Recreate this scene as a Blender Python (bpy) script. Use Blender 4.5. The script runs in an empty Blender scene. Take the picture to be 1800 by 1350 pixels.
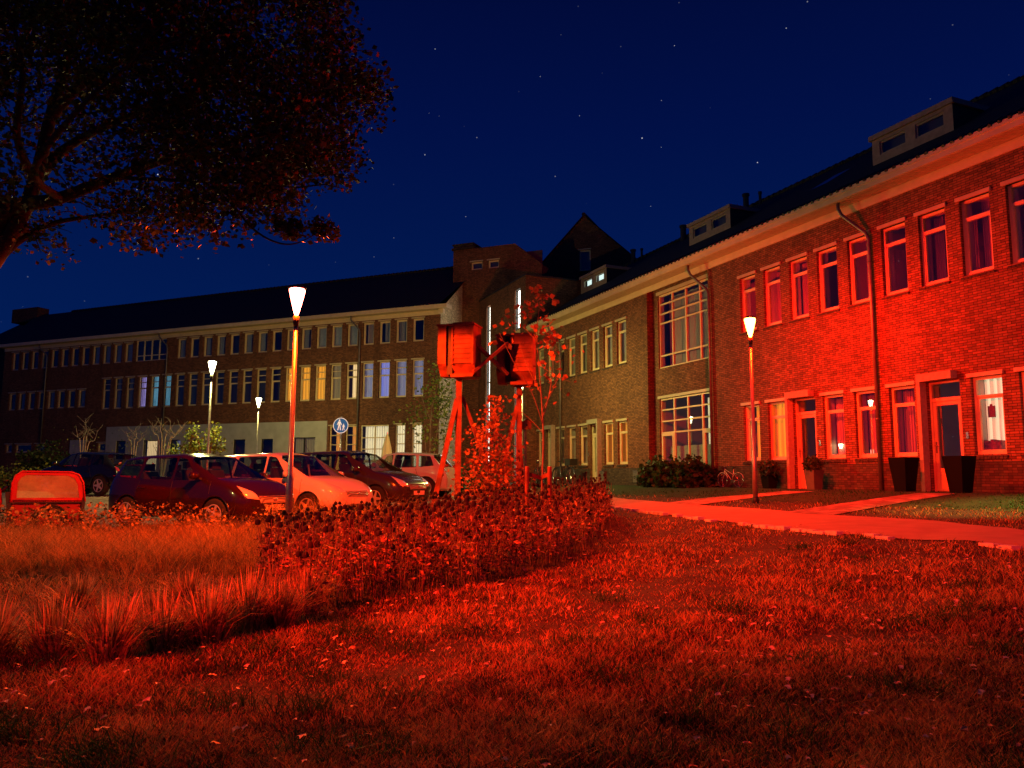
import bpy, bmesh, math, random
import numpy as np
from mathutils import Vector, Matrix
random.seed(7); rng = np.random.default_rng(7)
scene = bpy.context.scene
COL = scene.collection
R = math.radians
# ------------------------------------------------------------ camera
FPX = 1370.0; EYE = 1.12
cam = bpy.data.objects.new('camera', bpy.data.cameras.new('camera')); COL.objects.link(cam)
cam.data.sensor_width = 36; cam.data.lens = FPX/1800*36; cam.data.clip_end = 3000; cam.data.clip_start = .05
CM = Matrix.Rotation(R(96.87), 3, 'X') @ Matrix.Rotation(R(.3), 3, 'Z')
cam.matrix_world = Matrix.Translation((0, 0, EYE)) @ CM.to_4x4()
scene.camera = cam
CMN = np.array(CM)
def ray(px, py):                        # survey helper: sight line through a point of the photograph
    return CM @ Vector(((px-900)/FPX, -(py-675)/FPX, -1))
def at(px, py, Y):
    d = ray(px, py); return Vector((0, 0, EYE)) + d*(Y/d.y)
# ------------------------------------------------------------ terrain height
U1 = np.array([.391, -.9204]); IN1 = np.array([.9204, .391])
O1 = np.array([9.796, 18.0])
U2 = np.array([.9204, -.391]); IN2 = np.array([.391, .9204])
O2 = np.array([-3.929, 42.0])
D1 = float(O1 @ IN1)
def H(x, y):
    x = np.asarray(x, float); y = np.asarray(y, float)
    d = D1 - (x*IN1[0] + y*IN1[1])
    B = np.interp(d, [-5, 1, 3, 5, 7, 9, 12, 14], [.85, .85, .6, .47, .39, .23, .03, 0])
    t = np.clip((y-17)/10, 0, 1); A = .45*t*t*(3-2*t)
    bump = .028*np.sin(x*1.9+y*.7)*np.sin(y*2.3-x*.8) + .016*np.sin(x*3.1-y*3.6) + .010*np.sin(x*6.3+y*5.1)*np.sin(y*4.7-x*2.9)
    return np.maximum(A, B) + bump*np.clip((13-y)/4, 0, 1)
def Hf(x, y): return float(H(x, y))
def G(px, py):                          # ground point(s) under a sight line
    px = np.atleast_1d(np.asarray(px, float)); py = np.atleast_1d(np.asarray(py, float))
    d = np.stack([(px-900)/FPX, -(py-675)/FPX, -np.ones_like(px)], 1) @ CMN.T
    z = np.zeros_like(px)
    lo = np.full_like(px, .5); 
    t = lo.copy(); done = np.zeros(len(px), bool); step = .25; res = np.full_like(px, 80.)
    for i in range(240):
        z = EYE + d[:, 2]*t; g = H(d[:, 0]*t, d[:, 1]*t)
        hit = (z <= g) & ~done; res[hit] = t[hit]; done |= hit
        t = t + step*(1 if i < 80 else 2)*.6
        if done.all(): break
    a = res-.35; b = res.copy()
    for i in range(12):
        m = (a+b)/2; up = (EYE + d[:, 2]*m) > H(d[:, 0]*m, d[:, 1]*m)
        a = np.where(up, m, a); b = np.where(up, b, m)
    return d[:, 0]*b, d[:, 1]*b
def g1(px, py):
    x, y = G(px, py); return float(x[0]), float(y[0])
# ------------------------------------------------------------ materials
MATS = {}
def mat(name, col=(.5, .5, .5), rough=.6, metal=0, coat=0, emit=None, es=1, noise=0, nscale=8, bump=0, bscale=40, spec=.5, col2=None, trans=0, sheen=0):
    m = bpy.data.materials.new(name); m.use_nodes = True; n = m.node_tree.nodes; l = m.node_tree.links
    b = n['Principled BSDF']
    b.inputs['Base Color'].default_value = (*col, 1); b.inputs['Roughness'].default_value = rough
    b.inputs['Metallic'].default_value = metal; b.inputs['Coat Weight'].default_value = coat
    b.inputs['Coat Roughness'].default_value = .03
    b.inputs['Specular IOR Level'].default_value = spec
    b.inputs['Transmission Weight'].default_value = trans
    if emit: b.inputs['Emission Color'].default_value = (*emit, 1); b.inputs['Emission Strength'].default_value = es
    if noise or col2:
        tc = n.new('ShaderNodeTexCoord'); nz = n.new('ShaderNodeTexNoise'); nz.inputs['Scale'].default_value = nscale; nz.inputs['Detail'].default_value = 6
        l.new(tc.outputs['Object'], nz.inputs['Vector'])
        cr = n.new('ShaderNodeValToRGB'); cr.color_ramp.elements[0].position = .32; cr.color_ramp.elements[1].position = .68
        c2 = col2 if col2 else tuple(min(1, c*(1+noise)) for c in col)
        c1 = col if col2 else tuple(c*(1-noise) for c in col)
        cr.color_ramp.elements[0].color = (*c1, 1); cr.color_ramp.elements[1].color = (*c2, 1)
        l.new(nz.outputs['Fac'], cr.inputs['Fac']); l.new(cr.outputs['Color'], b.inputs['Base Color'])
    if bump:
        tc = n.new('ShaderNodeTexCoord'); nz = n.new('ShaderNodeTexNoise'); nz.inputs['Scale'].default_value = bscale; nz.inputs['Detail'].default_value = 5
        l.new(tc.outputs['Object'], nz.inputs['Vector'])
        bp = n.new('ShaderNodeBump'); bp.inputs['Strength'].default_value = bump; bp.inputs['Distance'].default_value = .02
        l.new(nz.outputs['Fac'], bp.inputs['Height']); l.new(bp.outputs['Normal'], b.inputs['Normal'])
    MATS[name] = m; return m
def math_node(n, op, a=None, b=None):
    x = n.new('ShaderNodeMath'); x.operation = op
    if a is not None: x.inputs[0].default_value = a
    if b is not None: x.inputs[1].default_value = b
    return x
def brick_mat(name, c1, c2, mortar, bump=.5):
    m = bpy.data.materials.new(name); m.use_nodes = True; n = m.node_tree.nodes; l = m.node_tree.links; b = n['Principled BSDF']
    tc = n.new('ShaderNodeTexCoord'); sp = n.new('ShaderNodeSeparateXYZ'); l.new(tc.outputs['Object'], sp.inputs[0])
    ad = math_node(n, 'ADD'); l.new(sp.outputs['X'], ad.inputs[0]); l.new(sp.outputs['Y'], ad.inputs[1])
    cb = n.new('ShaderNodeCombineXYZ'); l.new(ad.outputs[0], cb.inputs['X']); l.new(sp.outputs['Z'], cb.inputs['Y'])
    br = n.new('ShaderNodeTexBrick'); l.new(cb.outputs[0], br.inputs['Vector'])
    br.inputs['Scale'].default_value = 1; br.inputs['Brick Width'].default_value = .205; br.inputs['Row Height'].default_value = .058
    br.inputs['Mortar Size'].default_value = .0065; br.inputs['Mortar Smooth'].default_value = .25
    br.inputs['Color1'].default_value = (*c1, 1); br.inputs['Color2'].default_value = (*c2, 1); br.inputs['Mortar'].default_value = (*mortar, 1)
    nz = n.new('ShaderNodeTexNoise'); nz.inputs['Scale'].default_value = 1.1; nz.inputs['Detail'].default_value = 8; nz.inputs['Roughness'].default_value = .7
    mpz = n.new('ShaderNodeMapping'); mpz.inputs['Scale'].default_value = (1, 1, .35); l.new(tc.outputs['Object'], mpz.inputs['Vector']); l.new(mpz.outputs[0], nz.inputs['Vector'])
    mr = n.new('ShaderNodeMapRange'); mr.inputs['From Min'].default_value = .3; mr.inputs['From Max'].default_value = .7; mr.inputs['To Min'].default_value = .66; mr.inputs['To Max'].default_value = 1.15
    l.new(nz.outputs['Fac'], mr.inputs['Value'])
    # a second, brick-sized variation
    vo = n.new('ShaderNodeTexWhiteNoise'); vo.noise_dimensions = '2D'
    sn = n.new('ShaderNodeVectorMath'); sn.operation = 'SNAP'; sn.inputs[1].default_value = (.1025, .058, 1); l.new(cb.outputs[0], sn.inputs[0]); l.new(sn.outputs[0], vo.inputs['Vector'])
    mr2 = n.new('ShaderNodeMapRange'); mr2.inputs['To Min'].default_value = .70; mr2.inputs['To Max'].default_value = 1.28; l.new(vo.outputs['Value'], mr2.inputs['Value'])
    mu = math_node(n, 'MULTIPLY'); l.new(mr.outputs[0], mu.inputs[0]); l.new(mr2.outputs[0], mu.inputs[1])
    hs = n.new('ShaderNodeHueSaturation'); l.new(br.outputs['Color'], hs.inputs['Color']); l.new(mu.outputs[0], hs.inputs['Value'])
    l.new(hs.outputs[0], b.inputs['Base Color']); b.inputs['Roughness'].default_value = .8; b.inputs['Specular IOR Level'].default_value = .3
    n2 = n.new('ShaderNodeTexNoise'); n2.inputs['Scale'].default_value = 60; l.new(tc.outputs['Object'], n2.inputs['Vector'])
    s2 = math_node(n, 'MULTIPLY', None, .25); l.new(n2.outputs['Fac'], s2.inputs[0])
    sb = math_node(n, 'SUBTRACT'); l.new(s2.outputs[0], sb.inputs[0]); l.new(br.outputs['Fac'], sb.inputs[1])
    bp = n.new('ShaderNodeBump'); bp.inputs['Strength'].default_value = bump; bp.inputs['Distance'].default_value = .01
    l.new(sb.outputs[0], bp.inputs['Height']); l.new(bp.outputs['Normal'], b.inputs['Normal'])
    MATS[name] = m; return m
def wave_mat(name, col, dirn, scale, rough=.7, strength=.6, dist=.03, noise=.3, c_emit=None, es=0, band=.35, axis='X'):
    """surface with regular ridges (tiles, curtain folds, boards)"""
    m = bpy.data.materials.new(name); m.use_nodes = True; n = m.node_tree.nodes; l = m.node_tree.links; b = n['Principled BSDF']
    tc = n.new('ShaderNodeTexCoord'); w = n.new('ShaderNodeTexWave'); w.bands_direction = axis; w.inputs['Scale'].default_value = scale; w.inputs['Distortion'].default_value = noise*4; w.inputs['Detail Scale'].default_value = .6
    l.new(tc.outputs['Object'], w.inputs['Vector'])
    bp = n.new('ShaderNodeBump'); bp.inputs['Strength'].default_value = strength; bp.inputs['Distance'].default_value = dist
    l.new(w.outputs['Fac'], bp.inputs['Height']); l.new(bp.outputs['Normal'], b.inputs['Normal'])
    b.inputs['Base Color'].default_value = (*col, 1); b.inputs['Roughness'].default_value = rough
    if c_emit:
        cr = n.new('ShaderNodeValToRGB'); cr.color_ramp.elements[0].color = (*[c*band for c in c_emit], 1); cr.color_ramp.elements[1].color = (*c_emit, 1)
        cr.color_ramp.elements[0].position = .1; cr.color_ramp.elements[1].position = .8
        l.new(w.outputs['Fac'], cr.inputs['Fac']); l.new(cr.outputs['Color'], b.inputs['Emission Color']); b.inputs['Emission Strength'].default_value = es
    MATS[name] = m; return m
def glass_mat(name, tint=(1, 1, 1), base=.06, rough=0.0):
    m = bpy.data.materials.new(name); m.use_nodes = True; n = m.node_tree.nodes; l = m.node_tree.links
    n.remove(n['Principled BSDF']); o = n['Material Output']
    t = n.new('ShaderNodeBsdfTransparent'); t.inputs['Color'].default_value = (*tint, 1)
    g = n.new('ShaderNodeBsdfGlossy'); g.inputs['Roughness'].default_value = rough; g.inputs['Color'].default_value = (.9, .9, .9, 1)
    fr = n.new('ShaderNodeFresnel'); ge = n.new('ShaderNodeNewGeometry')      # same reflectance from either side of the pane
    io = n.new('ShaderNodeMapRange'); io.inputs['To Min'].default_value = 1.5; io.inputs['To Max'].default_value = 1/1.5; l.new(ge.outputs['Backfacing'], io.inputs['Value']); l.new(io.outputs[0], fr.inputs['IOR'])
    mx = math_node(n, 'MAXIMUM', None, base); l.new(fr.outputs[0], mx.inputs[0])
    mi = n.new('ShaderNodeMixShader'); l.new(mx.outputs[0], mi.inputs[0]); l.new(t.outputs[0], mi.inputs[1]); l.new(g.outputs[0], mi.inputs[2]); l.new(mi.outputs[0], o.inputs['Surface'])
    MATS[name] = m; return m
brick_mat('brick', (.27, .108, .052), (.18, .070, .036), (.022, .015, .012))
brick_mat('brick_plinth', (.10, .07, .05), (.06, .04, .035), (.03, .02, .02))
brick_mat('brick_lit', (.78, .64, .36), (.62, .50, .28), (.2, .15, .1))  # pale brick copy; the gable's lamplight is put into its colour
mat('trim', (.70, .55, .32), .45, noise=.08, nscale=3)
mat('trim_dull', (.50, .39, .25), .5, noise=.12, nscale=4)
mat('concrete', (.34, .29, .22), .85, noise=.15, nscale=12, bump=.2)
mat('plaster', (.46, .45, .42), .9, noise=.1, nscale=2, bump=.3, bscale=60)
mat('soffit', (.45, .34, .22), .6, noise=.12, nscale=9)
wave_mat('roof_tile', (.022, .019, .02), 0, 1.5, .75, .9, .04, .02)
mat('dark_metal', (.035, .032, .032), .5, .3)
mat('zinc', (.17, .15, .14), .45, .5, noise=.2)
mat('steel', (.62, .6, .58), .22, .95, noise=.1, nscale=20)
mat('black', (.012, .012, .012), .6)
mat('rubber', (.02, .02, .02), .85)
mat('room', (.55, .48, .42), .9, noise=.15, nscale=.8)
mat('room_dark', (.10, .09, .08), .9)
glass_mat('glass', (.93, .95, .95), .07)
glass_mat('car_glass', (.62, .66, .64), .08)
wave_mat('curtain_red', (.55, .42, .38), 0, 5, .9, .8, .05, .25)
wave_mat('curtain_grey', (.36, .36, .40), 0, 5, .9, .8, .05, .3)
mat('blind_grey', (.42, .46, .55), .8, noise=.08)
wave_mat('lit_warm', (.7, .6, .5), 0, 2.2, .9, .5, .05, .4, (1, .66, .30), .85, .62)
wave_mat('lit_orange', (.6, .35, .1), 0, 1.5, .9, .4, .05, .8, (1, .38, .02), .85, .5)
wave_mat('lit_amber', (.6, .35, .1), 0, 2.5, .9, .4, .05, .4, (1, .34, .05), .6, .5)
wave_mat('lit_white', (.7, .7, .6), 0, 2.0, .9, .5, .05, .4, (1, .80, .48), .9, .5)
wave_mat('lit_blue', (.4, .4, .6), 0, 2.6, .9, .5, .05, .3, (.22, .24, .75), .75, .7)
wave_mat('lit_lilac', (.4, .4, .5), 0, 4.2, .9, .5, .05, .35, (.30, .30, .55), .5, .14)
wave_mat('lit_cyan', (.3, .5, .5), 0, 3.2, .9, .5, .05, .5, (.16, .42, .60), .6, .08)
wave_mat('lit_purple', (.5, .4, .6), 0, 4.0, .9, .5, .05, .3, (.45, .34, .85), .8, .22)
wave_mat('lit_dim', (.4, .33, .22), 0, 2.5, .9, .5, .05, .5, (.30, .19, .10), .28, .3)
mat('strip_light', (.9, .9, .9), .5, emit=(1, .95, .80), es=5)
mat('cool_lit', (.9, .9, .9), .5, emit=(.75, .97, .92), es=1.3)
mat('candle', (.9, .9, .9), .5, emit=(1, .72, .38), es=9)
mat('door_frame', (.66, .42, .26), .45, noise=.05)
mat('door_leaf_green', (.30, .42, .30), .5)
mat('wood', (.20, .05, .025), .7, noise=.5, nscale=5, bump=.3, bscale=18)
mat('wood_grey', (.34, .24, .17), .8, noise=.3, nscale=9, bump=.3)
mat('bark', (.028, .022, .018), .9, noise=.4, nscale=10, bump=.8, bscale=14)
mat('bark_young', (.22, .13, .09), .8, noise=.3, nscale=12)
def leaf_mat(name, c1, c2, nscale=3, trans=.35):
    m = bpy.data.materials.new(name); m.use_nodes = True; n = m.node_tree.nodes; l = m.node_tree.links
    n.remove(n['Principled BSDF']); o = n['Material Output']
    tc = n.new('ShaderNodeTexCoord'); nz = n.new('ShaderNodeTexNoise'); nz.inputs['Scale'].default_value = nscale; nz.inputs['Detail'].default_value = 8; nz.inputs['Roughness'].default_value = .75
    l.new(tc.outputs['Object'], nz.inputs['Vector'])
    cr = n.new('ShaderNodeValToRGB'); cr.color_ramp.elements[0].position = .36; cr.color_ramp.elements[1].position = .64
    cr.color_ramp.elements[0].color = (*c1, 1); cr.color_ramp.elements[1].color = (*c2, 1); ge = n.new('ShaderNodeNewGeometry'); ad = n.new('ShaderNodeMath'); ad.operation = 'MULTIPLY_ADD'; ad.inputs[1].default_value = .36; l.new(ge.outputs['Random Per Island'], ad.inputs[0]); sb = n.new('ShaderNodeMath'); sb.operation = 'SUBTRACT'; sb.inputs[1].default_value = .18; l.new(nz.outputs['Fac'], sb.inputs[0]); l.new(sb.outputs[0], ad.inputs[2]); l.new(ad.outputs[0], cr.inputs['Fac'])
    d = n.new('ShaderNodeBsdfPrincipled'); d.inputs['Roughness'].default_value = .55; d.inputs['Specular IOR Level'].default_value = .35
    t = n.new('ShaderNodeBsdfTranslucent'); l.new(cr.outputs['Color'], d.inputs['Base Color']); l.new(cr.outputs['Color'], t.inputs['Color'])
    mi = n.new('ShaderNodeMixShader'); mi.inputs[0].default_value = trans; l.new(d.outputs[0], mi.inputs[1]); l.new(t.outputs[0], mi.inputs[2]); l.new(mi.outputs[0], o.inputs['Surface'])
    MATS[name] = m; return m
leaf_mat('lawn', (.014, .022, .005), (.62, .38, .12), 2.0)  # dark end deepened so patches read as shaded hollows
leaf_mat('lawn_green', (.010, .055, .008), (.028, .12, .014), 3)
leaf_mat('meadow', (.07, .06, .02), (.55, .38, .13), 3.2)
leaf_mat('tuft', (.10, .09, .03), (.62, .44, .20), 9)
leaf_mat('bed_leaf', (.02, .018, .01), (.55, .30, .15), 22, .2)  # wide tone range paints lit flecks and shaded gaps into the leaves
leaf_mat('crown_leaf', (.004, .006, .002), (.05, .06, .010), 1.3)
leaf_mat('maple_red', (.22, .08, .03), (.55, .26, .09), 4)
leaf_mat('hedge_leaf', (.015, .04, .01), (.07, .11, .03), 5)
leaf_mat('shrub_leaf', (.05, .09, .015), (.30, .36, .06), 5)
leaf_mat('fallen', (.45, .28, .12), (.85, .66, .42), 6, .1)
mat('seed_head', (.018, .010, .008), .95)
mat('stem', (.16, .09, .05), .8)
mat('soil', (.022, .016, .010), .95, col2=(.06, .038, .018), nscale=1.6, bump=.9, bscale=30)
mat('soil_green', (.008, .025, .006), .95, col2=(.018, .05, .010), nscale=3, bump=.6)
# ------------------------------------------------------------ mesh builder
class MB:
    def __init__(s): s.v = []; s.f = []; s.m = []
    def add(s, vs, fs, mi=0):
        o = len(s.v); s.v += [tuple(p) for p in vs]; s.f += [tuple(i+o for i in f) for f in fs]; s.m += [mi]*len(fs); return s
    def box(s, x0, x1, y0, y1, z0, z1, mi=0, M=None):
        vs = [Vector(p) for p in ((x0, y0, z0), (x1, y0, z0), (x1, y1, z0), (x0, y1, z0), (x0, y0, z1), (x1, y0, z1), (x1, y1, z1), (x0, y1, z1))]
        if M: vs = [M @ p for p in vs]
        return s.add(vs, [(0, 3, 2, 1), (4, 5, 6, 7), (0, 1, 5, 4), (1, 2, 6, 5), (2, 3, 7, 6), (3, 0, 4, 7)], mi)
    def bar(s, a, b, w, h=None, mi=0, up=(0, 0, 1)):
        a = Vector(a); b = Vector(b); h = h or w; d = (b-a).normalized(); u = Vector(up)
        if abs(d.dot(u)) > .95: u = Vector((0, 1, 0))
        x = d.cross(u).normalized(); y = x.cross(d)
        c = [x*w/2+y*h/2, -x*w/2+y*h/2, -x*w/2-y*h/2, x*w/2-y*h/2]
        return s.add([a+q for q in c]+[b+q for q in c], [(3, 2, 1, 0), (4, 5, 6, 7), (0, 1, 5, 4), (1, 2, 6, 5), (2, 3, 7, 6), (3, 0, 4, 7)], mi)
    def tube(s, pts, rs, n=8, mi=0, closed=False):
        pts = [Vector(p) for p in pts]
        if not hasattr(rs, '__len__'): rs = [rs]*len(pts)
        rings = []; prev = None; N = len(pts)
        for i, p in enumerate(pts):
            d = (pts[(i+1) % N]-pts[i-1]) if closed else (pts[min(i+1, N-1)]-pts[max(i-1, 0)])
            d.normalize()
            if prev is None:
                a = Vector((0, 0, 1)) if abs(d.z) < .9 else Vector((1, 0, 0)); x = d.cross(a).normalized()
            else: x = (prev - d*prev.dot(d)).normalized()
            prev = x; y = d.cross(x); rings.append([p+(x*math.cos(2*math.pi*k/n)+y*math.sin(2*math.pi*k/n))*rs[i] for k in range(n)])
        vs = [q for r in rings for q in r]; fs = []
        for i in range(N if closed else N-1):
            j = (i+1) % N
            for k in range(n): fs.append((i*n+k, i*n+(k+1) % n, j*n+(k+1) % n, j*n+k))
        if not closed: fs += [tuple(range(n))[::-1], tuple((N-1)*n+k for k in range(n))]
        return s.add(vs, fs, mi)
    def lathe(s, prof, n=20, mi=0, c=(0, 0, 0)):
        vs = []; fs = []
        for r, z in prof: vs += [(c[0]+r*math.cos(2*math.pi*k/n), c[1]+r*math.sin(2*math.pi*k/n), c[2]+z) for k in range(n)]
        for i in range(len(prof)-1):
            for k in range(n): fs.append((i*n+k, i*n+(k+1) % n, (i+1)*n+(k+1) % n, (i+1)*n+k))
        fs += [tuple(range(n))[::-1], tuple((len(prof)-1)*n+k for k in range(n))]
        return s.add(vs, fs, mi)
    def prism(s, poly, y0, y1, mi=0):   # poly in x,z extruded along y
        n = len(poly); vs = [(x, y0, z) for x, z in poly]+[(x, y1, z) for x, z in poly]
        return s.add(vs, [tuple(range(n)), tuple(range(2*n-1, n-1, -1))]+[(i, n+i, n+(i+1) % n, (i+1) % n) for i in range(n)], mi)
    def slab(s, poly, z0, z1, mi=0):    # poly in x,y extruded along z
        n = len(poly); vs = [(x, y, z0) for x, y in poly]+[(x, y, z1) for x, y in poly]
        return s.add(vs, [tuple(range(n))[::-1], tuple(range(n, 2*n))]+[(i, (i+1) % n, n+(i+1) % n, n+i) for i in range(n)], mi)
    def mesh(s, name, mats, smooth=False):
        me = bpy.data.meshes.new(name); me.from_pydata(s.v, [], s.f)
        for m in (mats if isinstance(mats, (list, tuple)) else [mats]): me.materials.append(MATS[m])
        if any(s.m): me.polygons.foreach_set('material_index', s.m)
        if smooth: me.polygons.foreach_set('use_smooth', [True]*len(me.polygons))
        me.update(); return me
    def build(s, name, mats, parent=None, smooth=False, loc=None):
        o = bpy.data.objects.new(name, s.mesh(name, mats, smooth)); COL.objects.link(o)
        if parent: o.parent = parent
        if loc: o.location = loc
        return o
def inst(name, me, parent=None, loc=(0, 0, 0), rz=0):
    o = bpy.data.objects.new(name, me); COL.objects.link(o)
    if parent: o.parent = parent
    o.location = loc; o.rotation_euler = (0, 0, rz); return o
def thing(name, label, cat, loc=(0, 0, 0), rz=0, group=None):
    o = bpy.data.objects.new(name, None); COL.objects.link(o); o.empty_display_size = .2
    o.location = loc; o.rotation_euler = (0, 0, rz); tag(o, label, cat, group); return o
def tag(o, label=None, cat=None, group=None, kind=None):
    if label: o['label'] = label
    if cat: o['category'] = cat
    if group: o['group'] = group
    if kind: o['kind'] = kind
    return o
def copy_tree(o, parent=None):
    c = o.copy(); COL.objects.link(c); c.parent = parent
    for ch in list(o.children): copy_tree(ch, c)
    return c
def np_mesh(name, V, F, mname, parent=None, mats=None, mi=None):
    """V (n,3), F (m,k) arrays, one face size"""
    me = bpy.data.meshes.new(name); k = F.shape[1]
    me.vertices.add(len(V)); me.vertices.foreach_set('co', V.astype(np.float32).ravel())
    me.loops.add(F.size); me.loops.foreach_set('vertex_index', F.astype(np.int32).ravel())
    me.polygons.add(len(F)); me.polygons.foreach_set('loop_start', np.arange(0, F.size, k, dtype=np.int32)); me.polygons.foreach_set('loop_total', np.full(len(F), k, np.int32))
    for m in (mats or [mname]): me.materials.append(MATS[m])
    if mi is not None: me.polygons.foreach_set('material_index', mi.astype(np.int32))
    me.update(calc_edges=True)
    o = bpy.data.objects.new(name, me); COL.objects.link(o)
    if parent: o.parent = parent
    return o
def leaves_geo(P, size, up=.4, elong=1.5, N=None):
    """one bent rhombic leaf (two triangles) at each point P"""
    n = len(P); a = rng.normal(size=(n, 3)); a[:, 2] *= .6; a /= np.linalg.norm(a, axis=1)[:, None]
    b = rng.normal(size=(n, 3)); b -= (b*a).sum(1)[:, None]*a; b /= np.linalg.norm(b, axis=1)[:, None]
    c = np.cross(a, b); s = size*(.6+.8*rng.random(n))[:, None]
    V = np.stack([P, P+a*s*elong*.55+b*s*.5+c*s*.12, P+a*s*elong, P+a*s*elong*.55-b*s*.5+c*s*.12], 1).reshape(-1, 3)
    i = np.arange(n)*4
    F = np.stack([np.stack([i, i+1, i+2], 1), np.stack([i, i+2, i+3], 1)], 1).reshape(-1, 3)
    return V, F
def blades_geo(X, Y, h, w, lean, z0=None, curl=.5):
    n = len(X); Z = H(X, Y)-.01 if z0 is None else z0
    th = rng.random(n)*2*math.pi; ld = rng.random(n)*2*math.pi; L = lean*(.3+rng.random(n))
    hh = h*(.5+.8*rng.random(n)); wx = np.cos(th)*w/2; wy = np.sin(th)*w/2
    dx = np.cos(ld)*L*hh; dy = np.sin(ld)*L*hh
    def P(t, ww): return np.stack([X+dx*t*t+wx*ww, Y+dy*t*t+wy*ww, Z+hh*t*(1-.25*t*curl)], 1)
    V = np.stack([P(0, 1), P(0, -1), P(.55, .8), P(.55, -.8), P(1, 0)], 1).reshape(-1, 3)
    i = np.arange(n)*5
    F = np.stack([np.stack([i, i+1, i+3], 1), np.stack([i, i+3, i+2], 1), np.stack([i+2, i+3, i+4], 1)], 1).reshape(-1, 3)
    return V, F
def islands(me, name, parent):
    """each loose piece of a mesh becomes an object of its own"""
    bm = bmesh.new(); bm.from_mesh(me); bm.faces.ensure_lookup_table(); seen = set(); out = []
    for f in bm.faces:
        if f.index in seen: continue
        st = [f]; comp = set()
        while st:
            g = st.pop()
            if g.index in comp: continue
            comp.add(g.index)
            for e in g.edges: st += [k for k in e.link_faces if k.index not in comp]
        seen |= comp
        b2_ = bmesh.new(); vm = {}
        for i in comp:
            fs = bm.faces[i]
            b2_.faces.new([vm.setdefault(v.index, None) or vm.__setitem__(v.index, b2_.verts.new(v.co)) or vm[v.index] for v in fs.verts]).smooth = fs.smooth
        m = bpy.data.meshes.new(name); b2_.to_mesh(m); b2_.free()
        for k in me.materials: m.materials.append(k)
        o = bpy.data.objects.new(name, m); COL.objects.link(o); o.parent = parent; out.append(o)
    bm.free(); return out
def inpoly(x, y, poly):
    r = np.zeros(len(x), bool); n = len(poly)
    for i in range(n):
        x0, y0 = poly[i]; x1, y1 = poly[i-1]
        c = ((y0 > y) != (y1 > y)) & (x < (x1-x0)*(y-y0)/((y1-y0) or 1e-9)+x0); r ^= c
    return r
# ------------------------------------------------------------ ground, paths
xs = np.unique(np.concatenate([np.linspace(-160, -30, 14), np.arange(-30, 30, .3), np.linspace(30, 160, 14)]))
ys = np.unique(np.concatenate([np.linspace(-40, -2, 8), np.arange(-2, 50, .3), np.linspace(50, 700, 16)]))
gx, gy = np.meshgrid(xs, ys); gz = H(gx, gy)
V = np.stack([gx.ravel(), gy.ravel(), gz.ravel()], 1); nx = len(xs)
ii, jj = np.meshgrid(np.arange(nx-1), np.arange(len(ys)-1)); a = (jj*nx+ii).ravel()
F = np.stack([a, a+1, a+nx+1, a+nx], 1)
tag(np_mesh('ground', V, F, 'soil'), kind='structure')
def ribbon(name, Lp, Rp, dz, mname, sub=.4, kind='structure'):
    Lp = np.array(Lp, float); Rp = np.array(Rp, float)
    n = max(2, int(max(np.linalg.norm(np.diff(Lp, axis=0), axis=1).sum(), np.linalg.norm(np.diff(Rp, axis=0), axis=1).sum())/sub)); t = np.linspace(0, 1, n)
    def rs(P):
        d = np.r_[0, np.cumsum(np.linalg.norm(np.diff(P, axis=0), axis=1))]; d /= d[-1]
        return np.stack([np.interp(t, d, P[:, 0]), np.interp(t, d, P[:, 1])], 1)
    A = rs(Lp); B = rs(Rp); m = max(2, int(np.linalg.norm(A-B, axis=1).max()/sub)+1)
    w = np.linspace(0, 1, m)[:, None, None]; Q = A[None]*(1-w)+B[None]*w
    V = np.concatenate([Q, (H(Q[..., 0], Q[..., 1])+dz)[..., None]], 2).reshape(-1, 3)
    i, j = np.meshgrid(np.arange(n-1), np.arange(m-1)); a = (j*n+i).ravel(); F = np.stack([a, a+1, a+n+1, a+n], 1)
    return tag(np_mesh(name, V, F, mname), kind=kind)
m = brick_mat('paving', (.40, .30, .24), (.30, .24, .20), (.10, .08, .07), .4)
def flat_brick(m, w, h):
    n = m.node_tree.nodes; l = m.node_tree.links
    tc = [x for x in n if x.type == 'TEX_COORD'][0]; br = [x for x in n if x.type == 'TEX_BRICK'][0]; sn = [x for x in n if x.type == 'VECT_MATH'][0]
    l.new(tc.outputs['Object'], br.inputs['Vector']); l.new(tc.outputs['Object'], sn.inputs[0])
    br.inputs['Brick Width'].default_value = w; br.inputs['Row Height'].default_value = h; sn.inputs[1].default_value = (w/2, h, 1)
flat_brick(m, .21, .105)
mat('path_mat', (.42, .22, .15), .85, noise=.12, nscale=3, bump=.35, bscale=90)
m = brick_mat('slab_path', (.38, .25, .20), (.32, .21, .17), (.09, .07, .06), .3); flat_brick(m, .3, .3)
ribbon('parking_paving', [(-34, 15.2), (-9.4, 15.7), (-6.8, 15.0), (-3.4, 14.8), (-1.4, 18.5), (.2, 24), (.6, 30)],
       [(-34, 60), (-30, 50), (-24, 44), (-16, 42), (-10, 40), (-4, 38.5), (1, 33)], .012, 'paving', .5)
near = [g1(*p) for p in ((1012, 880), (1035, 885), (1060, 890), (1130, 900), (1250, 915), (1400, 932), (1600, 950), (1800, 968))]
far = [g1(*p) for p in ((1080, 875), (1100, 878), (1130, 880), (1215, 888), (1330, 895), (1460, 906), (1640, 916), (1800, 934))]
def ext(a, b, k): return (b[0]+(b[0]-a[0])*k, b[1]+(b[1]-a[1])*k)
near.append((near[-1][0]+2.0, near[-1][1]-3.6)); far.append((far[-1][0]+1.7, far[-1][1]-3.6))
near.append((near[-1][0]+1.6, near[-1][1]-4)); far.append((far[-1][0]+1.6, far[-1][1]-4))
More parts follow.
